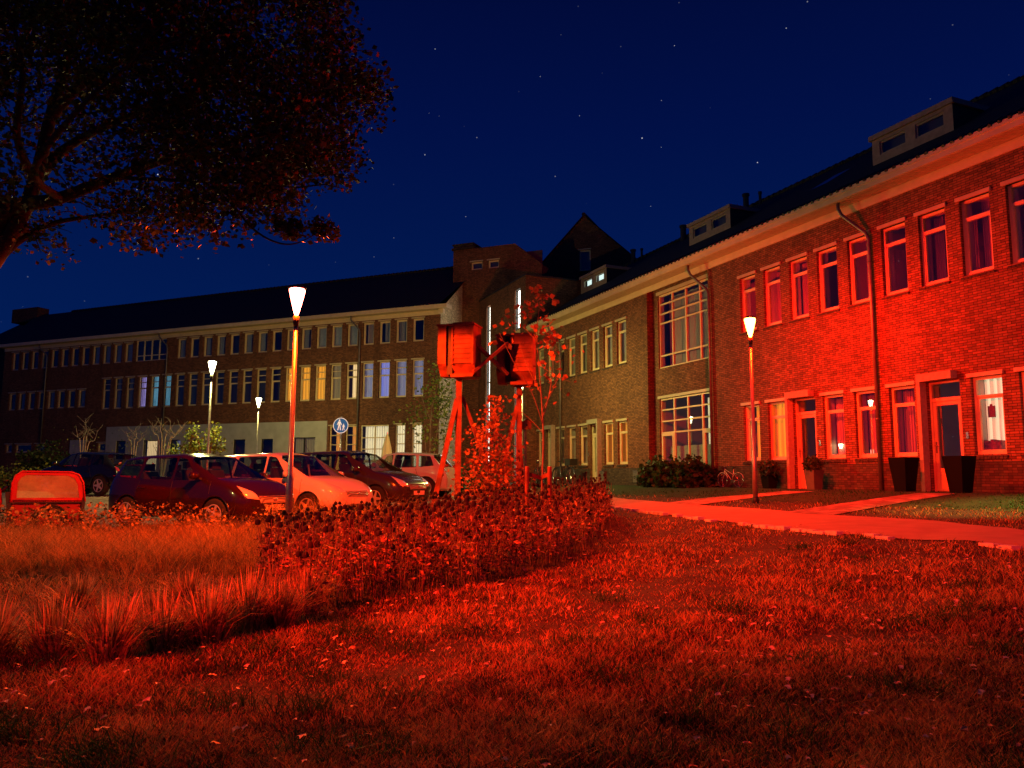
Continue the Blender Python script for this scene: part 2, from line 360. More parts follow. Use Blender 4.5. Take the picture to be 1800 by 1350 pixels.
near.insert(0, (near[0][0]-2.2, near[0][1]+9)); far.insert(0, (far[0][0]-2.6, far[0][1]+6.5))
ribbon('path', near, far, .014, 'path_mat', .3)
side1 = ([g1(1170, 885), g1(1240, 876), g1(1310, 871), g1(1378, 864)], [g1(1225, 889), g1(1300, 879), g1(1345, 873), g1(1432, 865)])
side2 = ([g1(1375, 902), g1(1480, 886), g1(1560, 875), g1(1612, 868)], [g1(1462, 907), g1(1560, 889), g1(1630, 877), g1(1680, 869)])
ribbon('side_path', side1[0], side1[1], .018, 'slab_path'); ribbon('side_path', side2[0], side2[1], .018, 'slab_path')
side3 = ([g1(1030, 858), g1(1035, 855)], [g1(1062, 858), g1(1060, 855)])
# row of pale kerb blocks along the lawn edge of the path
kb = MB(); P = near[2:-1]
for i in range(len(P)-1):
    a = Vector((*P[i], 0)); b = Vector((*P[i+1], 0)); L = (b-a).length; k = 0.
    d = (b-a).normalized(); nrm = Vector((d.y, -d.x, 0)); nrm = nrm if nrm.y < 0 else -nrm
    while k < L-.2:
        if random.random() < .66:
            c = a+d*(k+.1)+nrm*(.06+random.uniform(-.015, .02)); z = Hf(c.x, c.y)
            M = Matrix.Translation((c.x, c.y, z)) @ Matrix.Rotation(math.atan2(d.y, d.x)+random.uniform(-.14, .14), 4, 'Z')
            kb.box(-.095, .095, -.07, .07, -.05, .045+random.uniform(-.012, .01), 0, M)
        k += .21
tag(kb.build('kerb', mat('kerb_stone', (.62, .58, .52), .8, noise=.15).name), kind='structure')
def along(dd): return [(O1[0]+U1[0]*t-IN1[0]*dd, O1[1]+U1[1]*t-IN1[1]*dd) for t in np.linspace(-26, 12, 20)]
ribbon('front_lawn', along(.02), along(3.1), .007, 'soil_green', .4)
# ------------------------------------------------------------ buildings
def frame_obj(name, label, cat, O, rz): return thing(name, label, cat, (O[0], O[1], 0), rz)
RZ1 = math.atan2(U1[1], U1[0]); RZ2 = math.atan2(U2[1], U2[0])
def hit(O, U, IN, yo, px, py):          # sight line against a vertical plane of a building -> (x along it, z)
    d = ray(px, py); k = (float(np.dot(O, IN))+yo)/(d.x*IN[0]+d.y*IN[1])
    return (d.x*k-O[0])*U[0]+(d.y*k-O[1])*U[1], EYE+d.z*k
h1 = lambda px, py, yo=0: hit(O1, U1, IN1, yo, px, py)
h2 = lambda px, py, yo=0: hit(O2, U2, IN2, yo, px, py)
def wall_cells(mb, x0, x1, z0, z1, holes, y=0, reveal=.1, mi=0, rmi=0):
    xsn = sorted({x0, x1, *[h[0] for h in holes if x0 < h[0] < x1], *[h[1] for h in holes if x0 < h[1] < x1]})
    for a, b in zip(xsn, xsn[1:]):
        c = (a+b)/2; hs = sorted([h for h in holes if h[0] < c < h[1]], key=lambda h: h[2]); z = z0
        for h in hs+[(0, 0, z1, z1)]:
            if h[2] > z+1e-4: mb.add([(a, y, z), (b, y, z), (b, y, min(h[2], z1)), (a, y, min(h[2], z1))], [(0, 1, 2, 3)], mi)
            z = max(z, h[3])
    if reveal:
        for a, b, c, d in holes:
            if a < x0 or b > x1: continue
            e = y+reveal
            mb.add([(a, y, c), (a, e, c), (a, e, d), (a, y, d)], [(0, 1, 2, 3)], rmi); mb.add([(b, y, c), (b, e, c), (b, e, d), (b, y, d)], [(3, 2, 1, 0)], rmi)
            mb.add([(a, y, d), (b, y, d), (b, e, d), (a, e, d)], [(0, 1, 2, 3)], rmi); mb.add([(a, y, c), (b, y, c), (b, e, c), (a, e, c)], [(3, 2, 1, 0)], rmi)
def window_meshes(w, h, bars, vbars=(), y=.09, fw=.06, lint=.09, sill=False, key=[0]):
    """frame, pane, lintel, sill meshes with the lower left corner of the opening at the origin"""
    f = MB(); d = .07
    f.box(0, fw, y, y+d, 0, h); f.box(w-fw, w, y, y+d, 0, h); f.box(fw, w-fw, y, y+d, 0, fw*1.1); f.box(fw, w-fw, y, y+d, h-fw, h)
    for b in bars: f.box(fw, w-fw, y+.008, y+d-.008, h*b-.024, h*b+.024)
    for b in vbars: f.box(w*b-.024, w*b+.024, y+.004, y+d-.004, fw*1.1, h-fw)
    # opening sash, a slimmer frame set back
    lo = fw*1.1; hi = h*bars[-1]-.024 if bars else h-fw
    if not vbars:
        f.box(fw, fw+.035, y+.02, y+d+.01, lo, hi); f.box(w-fw-.035, w-fw, y+.02, y+d+.01, lo, hi)
        f.box(fw+.035, w-fw-.035, y+.02, y+d+.01, lo, lo+.035); f.box(fw+.035, w-fw-.035, y+.02, y+d+.01, hi-.035, hi)
    p = MB(); p.box(fw*.6, w-fw*.6, y+.045, y+.053, fw*.6, h-fw*.6)
    l = MB(); l.box(-.07, w+.05, -.045, y, h+.003, h+lint)
    s = None
    if sill:
        s = MB(); n = 9
        for k in range(n): s.add([(-.04+(w+.08)*k/n+.006, -.05, -.10), (-.04+(w+.08)*(k+1)/n-.006, -.05, -.10), (-.04+(w+.08)*(k+1)/n-.006, y, -.02), (-.04+(w+.08)*k/n+.006, y, -.02),
                                  (-.04+(w+.08)*k/n+.006, -.05, -.04), (-.04+(w+.08)*(k+1)/n-.006, -.05, -.04), (-.04+(w+.08)*(k+1)/n-.006, y, .002), (-.04+(w+.08)*k/n+.006, y, .002)],
                                 [(0, 1, 5, 4), (1, 2, 6, 5), (4, 5, 6, 7), (3, 0, 4, 7), (0, 3, 2, 1)])
    return f.mesh('window', 'trim'), p.mesh('pane', 'glass'), l.mesh('lintel', 'trim_dull'), (s.mesh('sill', 'brick_plinth') if s else None)
CURT = {}
def curtain(w, h, mname, y=.32, cover=(0, 1), wavy=True):
    k = (round(w, 2), round(h, 2), mname, cover, y, wavy)
    if k not in CURT:
        n = 40 if wavy else 1; a = w*cover[0]; b = w*cover[1]; vs = []; fs = []
        for i in range(n+1):
            x = a+(b-a)*i/n; yy = y+(.022*math.sin(i*1.35)+.008*math.sin(i*.6) if wavy else 0)
            vs += [(x, yy, .02), (x, yy, h-.02)]
        for i in range(n): fs.append((2*i, 2*i+2, 2*i+3, 2*i+1))
        CURT[k] = MB().add(vs, fs).mesh('curtain', mname, wavy)
    return CURT[k]
def put_window(parent, ms, x, z, w, h, cur=None, label=None):
    o = inst('window', ms[0], parent, (x, 0, z)); inst('pane', ms[1], o)
    if ms[2]: inst('lintel', ms[2], o)
    if ms[3]: inst('sill', ms[3], o)
    for c in (cur or []):
        mn, cov = (c, (0, 1)) if isinstance(c, str) else c[:2]
        yy = c[2] if not isinstance(c, str) and len(c) > 2 else .3
        inst('blind' if 'blind' in mn else 'curtain', curtain(w, h, mn, yy, tuple(cov), 'blind' not in mn), o)
    if label: o['label'] = label
    return o
# ---------- right wing
b1 = frame_obj('brick_building', 'two-storey brick building with dormers, cream eaves and front doors, lit red at its near end', 'building', O1, RZ1)
PIT = 1.085; FL = .86; SG = 1.68; SU = 5.68; WW = .72; HG = 1.70; HU = 1.74; XL = -24.4; XR = 10.4; ZT = 8.36
holes = []; wins = []
gridR = [-.15+PIT*k for k in range(-6, 9)]; gridL = [-14.23-PIT*k for k in range(0, 9)]
for x in gridR: holes.append((x, x+WW, SU, SU+HU)); wins.append((x, SU, HU))
for x in gridL[:8]: holes.append((x, x+WW, SU, SU+HU)); wins.append((x, SU, HU))
doorsR = {-4.46, .0}; gw = []; doors = []
for k, x in enumerate(gridR):
    if k in (2, 6, 10): holes.append((x-.04, x+WW+.10, FL, 3.40)); doors.append((x-.04, 0))
    else: holes.append((x, x+WW, SG, SG+HG)); gw.append(x)
for k, x in enumerate(gridL):
    if k in (2, 6): holes.append((x-.10, x+WW+.04, FL, 3.40)); doors.append((x-.10, 1))
    elif k < 9: holes.append((x, x+WW, SG, SG+HG)); gw.append(x)
BX0, BX1 = -12.0, -8.27
wl = MB()
wall_cells(wl, XL, BX0, FL-.5, ZT, holes, 0, .11); wall_cells(wl, BX1, XR, FL-.5, ZT, holes, 0, .11)
wall_cells(wl, BX0, BX1, FL-.5, ZT, [(-11.62, -8.30, .95, 4.05), (-11.62, -8.30, 5.18, 7.96)], .25, .1)
wl.add([(BX0, 0, FL-.5), (BX0, .25, FL-.5), (BX0, .25, ZT), (BX0, 0, ZT)], [(3, 2, 1, 0)]); wl.add([(BX1, 0, FL-.5), (BX1, .25, FL-.5), (BX1, .25, ZT), (BX1, 0, ZT)], [(0, 1, 2, 3)])
wl.add([(XL, 0, FL-.5), (XL, 12, FL-.5), (XL, 12, ZT), (XL, 0, ZT)], [(3, 2, 1, 0)]); wl.add([(XR, 0, FL-.5), (XR, 12, FL-.5), (XR, 12, ZT), (XR, 0, ZT)], [(0, 1, 2, 3)])
wl.add([(XL, 12, FL-.5), (XR, 12, FL-.5), (XR, 12, ZT), (XL, 12, ZT)], [(3, 2, 1, 0)])
wl.build('wall', 'brick', b1)
for a, b in ((XL-.015, BX0), (BX1, XR+.015)):
    c = a
    for dx, s in sorted(doors)+[(99, 0)]:
        if not a < dx < b: continue
        MB().box(c, dx-.001, -.022, .05, .2, 1.53).build('plinth', 'brick_plinth', b1); c = dx+.861
    MB().box(c, b, -.022, .05, .2, 1.53).build('plinth', 'brick_plinth', b1)
# inside: plastered reveals and rooms
iw = MB()
for a_, b_ in ((XL+.1, BX0-.05), (BX1+.05, XR-.1)): wall_cells(iw, a_, b_, FL, ZT-.1, holes, .17, .26)
wall_cells(iw, BX0-.05, BX1+.05, FL, ZT-.1, [(-11.62, -8.30, .95, 4.05), (-11.62, -8.30, 5.18, 7.96)], .42, .1)
iw.build('inner_wall', 'room', b1)
rm = MB(); rm.add([(XL, 3.6, 0), (XR, 3.6, 0), (XR, 3.6, 9), (XL, 3.6, 9)], [(3, 2, 1, 0)])
for z in (FL, 4.45, 8.3): rm.add([(XL, .3, z), (XR, .3, z), (XR, 3.6, z), (XL, 3.6, z)], [(0, 1, 2, 3)])
for x in [-20.3, -17.2, -12.9, -8.0, -5.6, -3.9, -1.3, 1.7, 4.6, 7.2]: rm.add([(x, .4, .8), (x, 3.6, .8), (x, 3.6, 8.3), (x, .4, 8.3)], [(0, 1, 2, 3)])
rm.build('rooms', 'room', b1)
msU = window_meshes(WW, HU, (.76,), sill=True); msG = window_meshes(WW, HG, (.75,), sill=True)
fulls = {2.02: 'x'}
for i, (x, z, h) in enumerate(wins):
    if x > -8:  # some curtains added here to catch red lamplight like lit inner walls
        c = [[('curtain_red', (.45, 1.0), .55)], [('curtain_red', (.05, .42), .5), ('curtain_grey', (.5, 1.), 1.1)], [('curtain_red', (0, .35), .5)], [('curtain_red', (.62, 1.0), .7)], [('curtain_red', (.1, .5), .6)]][i % 5]
        if abs(x-.935) < .1: c = [('curtain_red', (.3, 1.0), .45)]
    else: c = ['lit_dim'] if (i-15) in (0, 1, 2) else [('curtain_grey', (0, 1), .5)] if (i-15) in (3,) else []
    put_window(b1, msU, x, z, WW, h, c)
for x in gw:
    c = [('curtain_red', (.02, .46), .46), ('curtain_red', (.54, 1), .9)] if x > -8 else []  # panels stand in for the lamplit inner walls behind the glass
    if abs(x-.935) < .1: c = [('lit_white', (0, 1), .45)]
    elif abs(x-2.02) < .1: c = [('lit_white', (0, 1), .35)]
    elif abs(x+5.575) < .1: c = [('lit_orange', (0, 1), .35)]
    elif abs(x+6.66) < .1: c = [('lit_warm', (.5, 1), .35), ('lit_orange', (.22, .5), .38)]
    elif abs(x+14.23) < .1 or abs(x+15.315) < .1: c = [('lit_amber', (0, 1), .35)]
    elif abs(x+17.485) < .1: c = [('curtain_grey', (.4, 1), .35)]
    put_window(b1, msG, x, SG, WW, HG, c)
# doors with concrete surrounds
def door_part(x, flip, k):
    w = .86; h = 2.54; y = .1; t = 2.10
    f = MB(); f.box(0, .06, y, y+.07, 0, h); f.box(w-.06, w, y, y+.07, 0, h); f.box(.06, w-.06, y, y+.07, h-.06, h); f.box(.06, w-.06, y-.01, y+.07, t-.03, t+.05)
    f.box(0, w, y-.28, y+.1, -.10, -.005)
    fo = f.build('door_frame', 'door_frame' if not flip else 'trim', b1, loc=(x, 0, FL))
    p = MB(); p.box(.05, w-.05, y+.03, y+.036, t+.04, h-.05); p.build('transom_pane', 'glass', fo)
    d = MB(); a, b = .065, w-.065
    d.box(a, a+.09, y+.012, y+.06, .01, t-.035); d.box(b-.09, b, y+.012, y+.06, .01, t-.035); d.box(a+.09, b-.09, y+.012, y+.06, t-.125, t-.035); d.box(a+.09, b-.09, y+.012, y+.06, .46, .53)
    d.box(a+.09, b-.09, y+.024, y+.05, .01, .46)
    do = d.build('door', 'door_frame' if not flip else 'trim', fo)
    do.parent = b1; do.location = (x, 0, FL)
    g = MB(); g.box(a+.08, b-.08, y+.034, y+.042, .5, t-.1); g.build('pane', 'glass', do)
    if flip and x > -17: c = MB(); c.box(a+.08, b-.08, y+.06, y+.066, .5, t-.1); c.build('blind', 'door_leaf_green', do)
    hx = a+.045 if not flip else b-.045
    hd = MB(); hd.box(hx-.02, hx+.02, y-.005, y+.012, .88, 1.14); hd.tube([(hx, y, 1.05), (hx, y-.05, 1.05), (hx+(.11 if not flip else -.11), y-.05, 1.05)], .011, 8); hd.build('handle', 'steel', do)
    s = MB()
    if not flip: s.box(-.10, -.003, -.21, 0-.001, -.06, h-.001); s.box(-.10, w-.05, -.21, -.001, h, h+.18)
    else: s.box(w+.003, w+.10, -.21, -.001, -.06, h-.001); s.box(.05, w+.10, -.21, -.001, h, h+.18)
    s.build('door_surround', 'concrete', b1, loc=(x, 0, FL))
    be = MB(); bx = w+.12 if not flip else -.12
    be.box(bx-.03, bx+.03, -.02, -.001, 1.18, 1.32); be.build('doorbell', 'steel', b1, loc=(x, 0, FL))
for k, (x, s) in enumerate(doors): door_part(x, s, k)
# big gridded windows of the recessed bay
def grid_window(parent, x0, x1, z0, z1, cols, rows, y, doors=()):
    w = x1-x0; h = z1-z0; f = MB(); d = .08; t = .03
    f.box(0, .05, y, y+d, 0, h); f.box(w-.05, w, y, y+d, 0, h); f.box(.05, w-.05, y, y+d, h-.06, h); f.box(.05, w-.05, y, y+d, 0, .05)
    for i in range(1, cols): f.box(w*i/cols-t, w*i/cols+t, y+.003, y+d-.003, .05, h-.06)
    for r in rows: f.box(.05, w-.05, y+.01, y+d-.01, h*r-.026, h*r+.026)
    for c in doors:
        a = w*c/cols+.04; b = w*(c+1)/cols-.04; top = h*rows[-1]-.03
        f.box(a, a+.08, y-.01, y+d+.01, .05, top); f.box(b-.08, b, y-.01, y+d+.01, .05, top); f.box(a+.08, b-.08, y-.01, y+d+.01, top-.09, top)
    o = f.build('window', 'trim', parent, loc=(x0, 0, z0))
    p = MB(); p.box(.03, w-.03, y+.035, y+.043, .03, h-.03); p.build('pane', 'glass', o); return o
o = grid_window(b1, -11.62, -8.30, 5.18, 7.96, 4, (.87, .74, .61, .17), .30)
inst('curtain', curtain(3.32, 2.78, 'curtain_red', .75), o); MB().box(-.05, 3.37, .20, .30, 2.783, 2.9).build('lintel', 'trim_dull', o)
o = grid_window(b1, -11.62, -8.30, .95, 4.05, 4, (.865, .73, .595), .30, (0, 3))
MB().box(-.05, 3.37, .19, .30, 3.103, 3.20).build('lintel', 'trim_dull', o)
MB().box(.03, 3.29, .55, .556, .05, 1.35).build('privacy_screen', mat('frosted', (.42, .44, .30), .5, noise=.1).name, o)
cm = MB(); cm.box(1.62, 1.86, 1.2, 1.45, 0, 3.05); cm.build('column', mat('white_lit', (.9, .85, .7), .6, emit=(1, .80, .45), es=.7, noise=.4, nscale=6).name, o)
# eaves
ev = MB(); XA, XB = XL-.35, XR+.5
ev.box(XA+.35, XB-.5, -.05, -.002, 8.12, 8.34); ev.box(XA, XB, -.56, -.50, 8.36, 8.56); ev.box(XA, XB, -.59, -.561, 8.50, 8.60)
ev.build('fascia', 'trim', b1)
sf = MB(); sf.box(XA, XB, -.50, 0, 8.345, 8.375)
for k in range(4): sf.box(XA, XB, -.44+.12*k, -.434+.12*k, 8.338, 8.346)
sf.build('soffit', 'soffit', b1)
RY = 6.0; zr = h1(1650, 209, RY)[1]; RSL = (zr-8.56)/(RY+.56)
rf = MB(); n = int((XB-XA)/.24)
rf.add([(XA, -.58, 8.56), (XB, -.58, 8.56), (XB, RY, zr), (XA, RY, zr), (XA, 12.5, 8.56), (XB, 12.5, 8.56)], [(0, 1, 2, 3), (3, 2, 5, 4)])
# ridge tiles, the only tiles seen in silhouette
for k in range(int((XB-XA)/.33)): rf.tube([(XA+.33*k, RY, zr+.01), (XA+.33*k+.35, RY, zr+.04)], [.085, .10], 8)
for k in range(int((XB-XA)/.22)): rf.tube([(XA+.22*k+.1, -.60, 8.575), (XA+.22*k+.1, -.2, 8.575+.4*RSL)], [.05, .05], 6)
rf.add([(XA, -.3, 8.4), (XA, RY, zr-.12), (XA, 12.3, 8.4)], [(0, 1, 2)]); rf.add([(XB, -.3, 8.4), (XB, RY, zr-.12), (XB, 12.3, 8.4)], [(2, 1, 0)])
rf.build('roof', 'roof_tile', b1)
def roofz(y): return 8.56+(y+.58)*RSL
def hit_roof(px, py):
    d = ray(px, py); lo, hi = 8., 90.
    f = lambda t: (EYE+d.z*t)-roofz(float(np.dot((d.x*t-O1[0], d.y*t-O1[1]), IN1)))
    for i in range(60):
        m = (lo+hi)/2
        if f(m) > 0: hi = m   # above the plane in front of it, below it behind
        else: lo = m
    t = (lo+hi)/2; w = (d.x*t-O1[0], d.y*t-O1[1]); return float(np.dot(w, U1)), float(np.dot(w, IN1))
def hit_roof(px, py):
    best = None
    for i in range(400):
        yo = -.5+i*.016; x, z = h1(px, py, yo)
        if abs(z-roofz(yo)) < (best[0] if best else 9): best = (abs(z-roofz(yo)), x, yo)
    return best[1], best[2]
mat('dormer_board', (.46, .30, .21), .6, noise=.15)
def dormer(pl, pr, top_l, top_r, lit, label):
    x0, ya = hit_roof(*pl); x1, yb = hit_roof(*pr); y = (ya+yb)/2
    zt = (h1(*top_l, y)[1]+h1(*top_r, y)[1])/2; x0 = h1(*top_l, y)[0]; x1 = h1(*top_r, y)[0]; zb = roofz(y)
    yback = (zt-8.56)/RSL-.58
    w = x1-x0; hh = zt-zb
    d = MB(); wi = []
    for c in (.27, .73): wi.append((x0+w*c-w*.17, x0+w*c+w*.17, zb+hh*.26, zb+hh*.72))
    wall_cells(d, x0, x1, zb-.05, zt-.14, wi, y, .07)
    d.box(x0-.06, x1+.06, y-.07, yback+.1, zt-.14, zt)
    o = d.build('dormer', 'dormer_board', b1); o['label'] = label
    ck = MB(); ck.prism([(0, 0)]*0 or [(y+.005, zb-.05), (yback, zt-.14), (y+.005, zt-.14)], x0, x0+.04); 
    ck.v = [(b, a, c) for a, b, c in ck.v]
    c2 = MB(); c2.prism([(y+.005, zb-.05), (yback, zt-.14), (y+.005, zt-.14)], x1-.04, x1); c2.v = [(b, a, c) for a, b, c in c2.v]
    ck.build('dormer_cheek', 'dark_metal', o); c2.build('dormer_cheek', 'dark_metal', o)
    for a, b, c, e in wi:
        f = MB(); t = .05; q = y+.04
        f.box(a, a+t, q, q+.05, c, e); f.box(b-t, b, q, q+.05, c, e); f.box(a+t, b-t, q, q+.05, c, c+t); f.box(a+t, b-t, q, q+.05, e-t, e)
        fo = f.build('window', 'trim_dull', o)
        f = MB(); f.box(a+t*.6, b-t*.6, q+.02, q+.026, c+t*.6, e-t*.6); f.build('pane', 'glass', o)
        f = MB(); f.add([(a, q+.2, c), (b, q+.2, c), (b, q+.2, e), (a, q+.2, e)], [(0, 1, 2, 3)]); f.build('curtain', 'cool_lit' if lit else 'room_dark', o)
dormer((1533, 290), (1675, 232), (1532, 240), (1673, 173), False, 'largest, nearest dormer with two dark windows')
dormer((1211, 432), (1284, 401), (1211, 393), (1283, 361), False, 'middle dormer with two dark windows')
dormer((1021, 517), (1066, 497), (1021, 486), (1066, 467), True, 'far dormer with two brightly lit windows')
for px, py, r in ((1311, 345, .12), (1336, 341, .06), (1201, 400, .14), (1113, 442, .12), (1128, 440, .06)):
    x, z = h1(px, py, RY-.5); fl = MB(); fl.tube([(x, RY-.5, roofz(RY-.5)-.2), (x, RY-.5, z)], r, 10); fl.tube([(x, RY-.5, z), (x, RY-.5, z+.10)], [r*1.3, r*1.3], 10); fl.build('vent_pipe', 'dark_metal', b1)
for px, py in ((1460, 318), (1250, 400)):
    x, y = hit_roof(px, py); sk = MB(); sk.add([(x-.35, y-.5, roofz(y-.5)+.06), (x+.35, y-.5, roofz(y-.5)+.06), (x+.35, y+.5, roofz(y+.5)+.06), (x-.35, y+.5, roofz(y+.5)+.06)], [(0, 1, 2, 3)]); sk.build('roof_window', 'glass', b1)
for px in (1541, 1249.5, 985):
    x = h1(px, 700, -.08)[0]
    t = MB(); t.tube([(x-.62, -.42, 8.36), (x-.62, -.42, 8.2), (x-.56, -.38, 8.02), (x-.06, -.10, 7.42), (x, -.08, 7.25), (x, -.08, FL-.1)], .045, 10)
    for z in (6.6, 4.6, 2.6): t.tube([(x, -.08, z), (x, -.08, z+.05)], .056, 10)
    t.build('downpipe', 'zinc', b1, True)
# ---------- left wing
b2 = frame_obj('brick_building', 'long three-storey brick building behind the parking place, dark roof and a white plastered ground-floor band', 'building', O2, RZ2)
h2s = lambda px, py: h2(px, py)[0]
ZG = .2; S2 = 5.53; T2 = 8.60; X2L = h2s(2, 700); Z2T = 10.3
kL = h2s(20, 650); k12 = h2s(217.9, 639.3); k23 = h2s(725, 601.8); m0 = h2s(175, 719.8)
top = [kL+(k12-kL)*i/11 for i in range(12)]; strip = (h2s(239, 620), h2s(292, 620))
p2 = 1.085; x = k23
while x > strip[1]+.1: top.append(x); x -= p2
mid = [k23+.02-p2*i for i in range(24)]; mid = [x for x in mid if x > m0-.4]
low = [h2s(15.5, 700)+(h2s(136.5, 700)-h2s(15.5, 700))*i/7 for i in range(8)]
W2 = .72; hT = 1.30; hM = 2.06
holes2 = [(x, x+W2, T2, T2+hT) for x in top]+[(x, x+W2, S2, S2+hM) for x in mid]+[(x, x+W2, 5.72, 6.95) for x in low]+[(strip[0], strip[1], T2, T2+1.42)]
wx0, wx1 = h2s(189, 750), h2s(576, 745)
gwin = [(h2s(694, 760), h2s(712, 760)), (h2s(723, 760), h2s(742, 760)), (h2s(579, 760), h2s(598, 760)), (h2s(607, 760), h2s(627, 760))]
gdoor = (h2s(634, 760), h2s(683, 760))
holes2 += [(a, b, 1.35, 4.02) for a, b in gwin]+[(gdoor[0], gdoor[1], .5, 4.02)]
gsm = [(h2s(10, 780), h2s(21, 780)), (h2s(27, 780), h2s(55, 780)), (h2s(171, 780), h2s(185, 780)), (h2s(62, 780), h2s(78, 780))]
holes2 += [(a, b, 2.7, 3.3) for a, b in gsm]
wm = MB(); PH = ((205, 222, 2.2, 3.4), (253, 278, 1.5, 3.4), (300, 318, 1.5, 3.4), (340, 356, 1.5, 3.4), (411, 432, 1.4, 3.35), (460, 481, 1.4, 3.35), (514, 555, 1.4, 3.4))
ph = [(h2s(a, 780), h2s(b, 780), c, d) for a, b, c, d in PH]
holes2 += ph
wall_cells(wm, X2L, 0, ZG, Z2T, holes2, 0, .1)
wm.add([(0, 0, ZG), (0, 2.6, ZG), (0, 2.6, 12.3), (0, 0, Z2T)], [(0, 1, 2, 3)], 1); wm.add([(X2L, 0, ZG), (X2L, 10, ZG), (X2L, 10, Z2T), (X2L, 0, Z2T)], [(3, 2, 1, 0)]); wm.add([(X2L, 10, ZG), (0, 10, ZG), (0, 10, Z2T), (X2L, 10, Z2T)], [(3, 2, 1, 0)])
wm.build('wall', ['brick', 'brick_lit'], b2)
pw = MB()
wall_cells(pw, wx0, wx1, ZG, 4.33, ph, -.06, .16)
pw.add([(wx0, -.06, 4.33), (wx1, -.06, 4.33), (wx1, 0, 4.33), (wx0, 0, 4.33)], [(0, 1, 2, 3)]); pw.add([(wx1, -.06, ZG), (wx1, 0, ZG), (wx1, 0, 4.33), (wx1, -.06, 4.33)], [(0, 1, 2, 3)])
a, b = h2s(124, 780), h2s(150, 780); pw.box(a, b, -.05, -.001, .3, 3.5)
pw.build('plaster_band', 'plaster', b2)
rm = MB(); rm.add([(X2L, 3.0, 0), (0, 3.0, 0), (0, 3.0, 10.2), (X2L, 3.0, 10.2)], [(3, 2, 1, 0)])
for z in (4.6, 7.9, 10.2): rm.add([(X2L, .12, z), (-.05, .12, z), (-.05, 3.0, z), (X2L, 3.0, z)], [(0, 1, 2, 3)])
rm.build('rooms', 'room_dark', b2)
mT = window_meshes(W2, hT, (), lint=.07); mM = window_meshes(W2, hM, (.81, .63), lint=.07); mLo = window_meshes(W2, 1.23, (), lint=.07)
for i, x in enumerate(top):
    c = []
    if 8 <= i < 12: c = ['blind_grey']
    elif i >= 12:
        j = i-12; c = {0: [], 1: [('curtain_grey', (0, 1))], 2: [('curtain_grey', (.3, .9))], 3: [('curtain_red', (.2, .8))], 4: ['blind_grey'], 5: ['blind_grey'], 6: ['blind_grey']}.get(j, [('curtain_grey', (.0, .5))] if j % 3 else [])
    put_window(b2, mT, x, T2, W2, hT, c)
NM = len(mid)
for i, x in enumerate(mid):
    c = {0: ['lit_lilac'], 1: ['lit_lilac'], 2: ['lit_blue'], 3: ['lit_lilac'], 4: [('lit_warm', (.35, 1))], 5: ['lit_dim'], 6: ['lit_orange'], 7: ['lit_orange'], 8: ['lit_orange']}.get(i, [])
    if i == NM-4: c = ['lit_purple']
    if i == NM-5: c = [('lit_cyan', (0, 1))]
    if i == NM-6: c = [('lit_cyan', (0, .5))]
    if i in (NM-2, NM-3): c = [('blind_grey', (.25, .85))] if 0 else [('curtain_grey', (.0, .4))]
    put_window(b2, mM, x, S2, W2, hM, c)
for i, x in enumerate(low): put_window(b2, mLo, x, 5.72, W2, 1.23, [('curtain_grey', (0, .5))] if i % 3 == 1 else [])
o = grid_window(b2, strip[0], strip[1], T2, T2+1.42, 4, (.26,), .05)
for a, b in gwin:
    ms = window_meshes(b-a, 2.67, (.80, .60, .40), lint=.07); put_window(b2, (ms[0], ms[1], ms[2], None), a, 1.35, b-a, 2.67, [('lit_white', (0, 1))] if a > gdoor[0] else [('lit_amber', (.4, 1))])
o = grid_window(b2, gdoor[0], gdoor[1], .5, 4.02, 2, (.80, .62, .44), .05, (0,)); inst('curtain', curtain(gdoor[1]-gdoor[0], 3.5, 'lit_white', .5), o)
for a, b in gsm:
    ms = window_meshes(b-a, .6, (), lint=.06); put_window(b2, (ms[0], ms[1], ms[2], None), a, 2.7, b-a, .6)
for k, (a, b, c, d) in enumerate(ph):
    f = MB(); f.box(a, a+.05, .02, .09, c, d); f.box(b-.05, b, .02, .09, c, d); f.box(a+.05, b-.05, .02, .09, d-.05, d)
    if b-a > 1.4: f.box((a+b)/2-.04, (a+b)/2+.04, .02, .09, c, d-.05)
    fo = f.build('window', 'dark_metal', b2); p = MB(); p.box(a+.03, b-.03, .05, .056, c, d-.03); p.build('pane', 'glass', fo)
    if k in (1,): p = MB(); p.add([(a, .3, c), (b, .3, c), (b, .3, d), (a, .3, d)], [(0, 1, 2, 3)]); p.build('curtain', 'lit_warm', fo)
    if k in (2,): inst('curtain', curtain(b-a, d-c, 'lit_lilac', .3, (.3, .9)), fo, (a, 0, c))
    if k in (6,): p = MB(); p.add([(a, .3, c), (b, .3, c), (b, .3, d), (a, .3, d)], [(0, 1, 2, 3)]); p.build('curtain', 'lit_dim', fo)
ev = MB(); XA, XB = X2L-.2, .12
ev.box(X2L, 0, -.04, -.002, 10.02, 10.26); ev.box(XA, XB+.5, -.50, -.44, 10.27, 10.48); ev.box(XB+.44, XB+.5, -.44, .12, 10.27, 10.48)
ev.box(0.005, .30, -.30, -.05, 10.02, 10.26); ev.build('fascia', 'trim', b2)
sf = MB(); sf.box(XA, XB+.44, -.44, .0, 10.262, 10.285); sf.build('soffit', 'soffit', b2)
RY2 = 5.2; zr2 = h2(650, 488, RY2)[1]; zr2b = h2(100, 551, RY2)[1]; xr_a, xr_b = h2(100, 551, RY2)[0], h2(650, 488, RY2)[0]; zr2s = (zr2-zr2b)/(xr_b-xr_a); zl2 = zr2b+zr2s*(XA-4-xr_a); zr2 = zr2b+zr2s*(.15-xr_a)
RZ = lambda x: zr2b+zr2s*(x-xr_a)
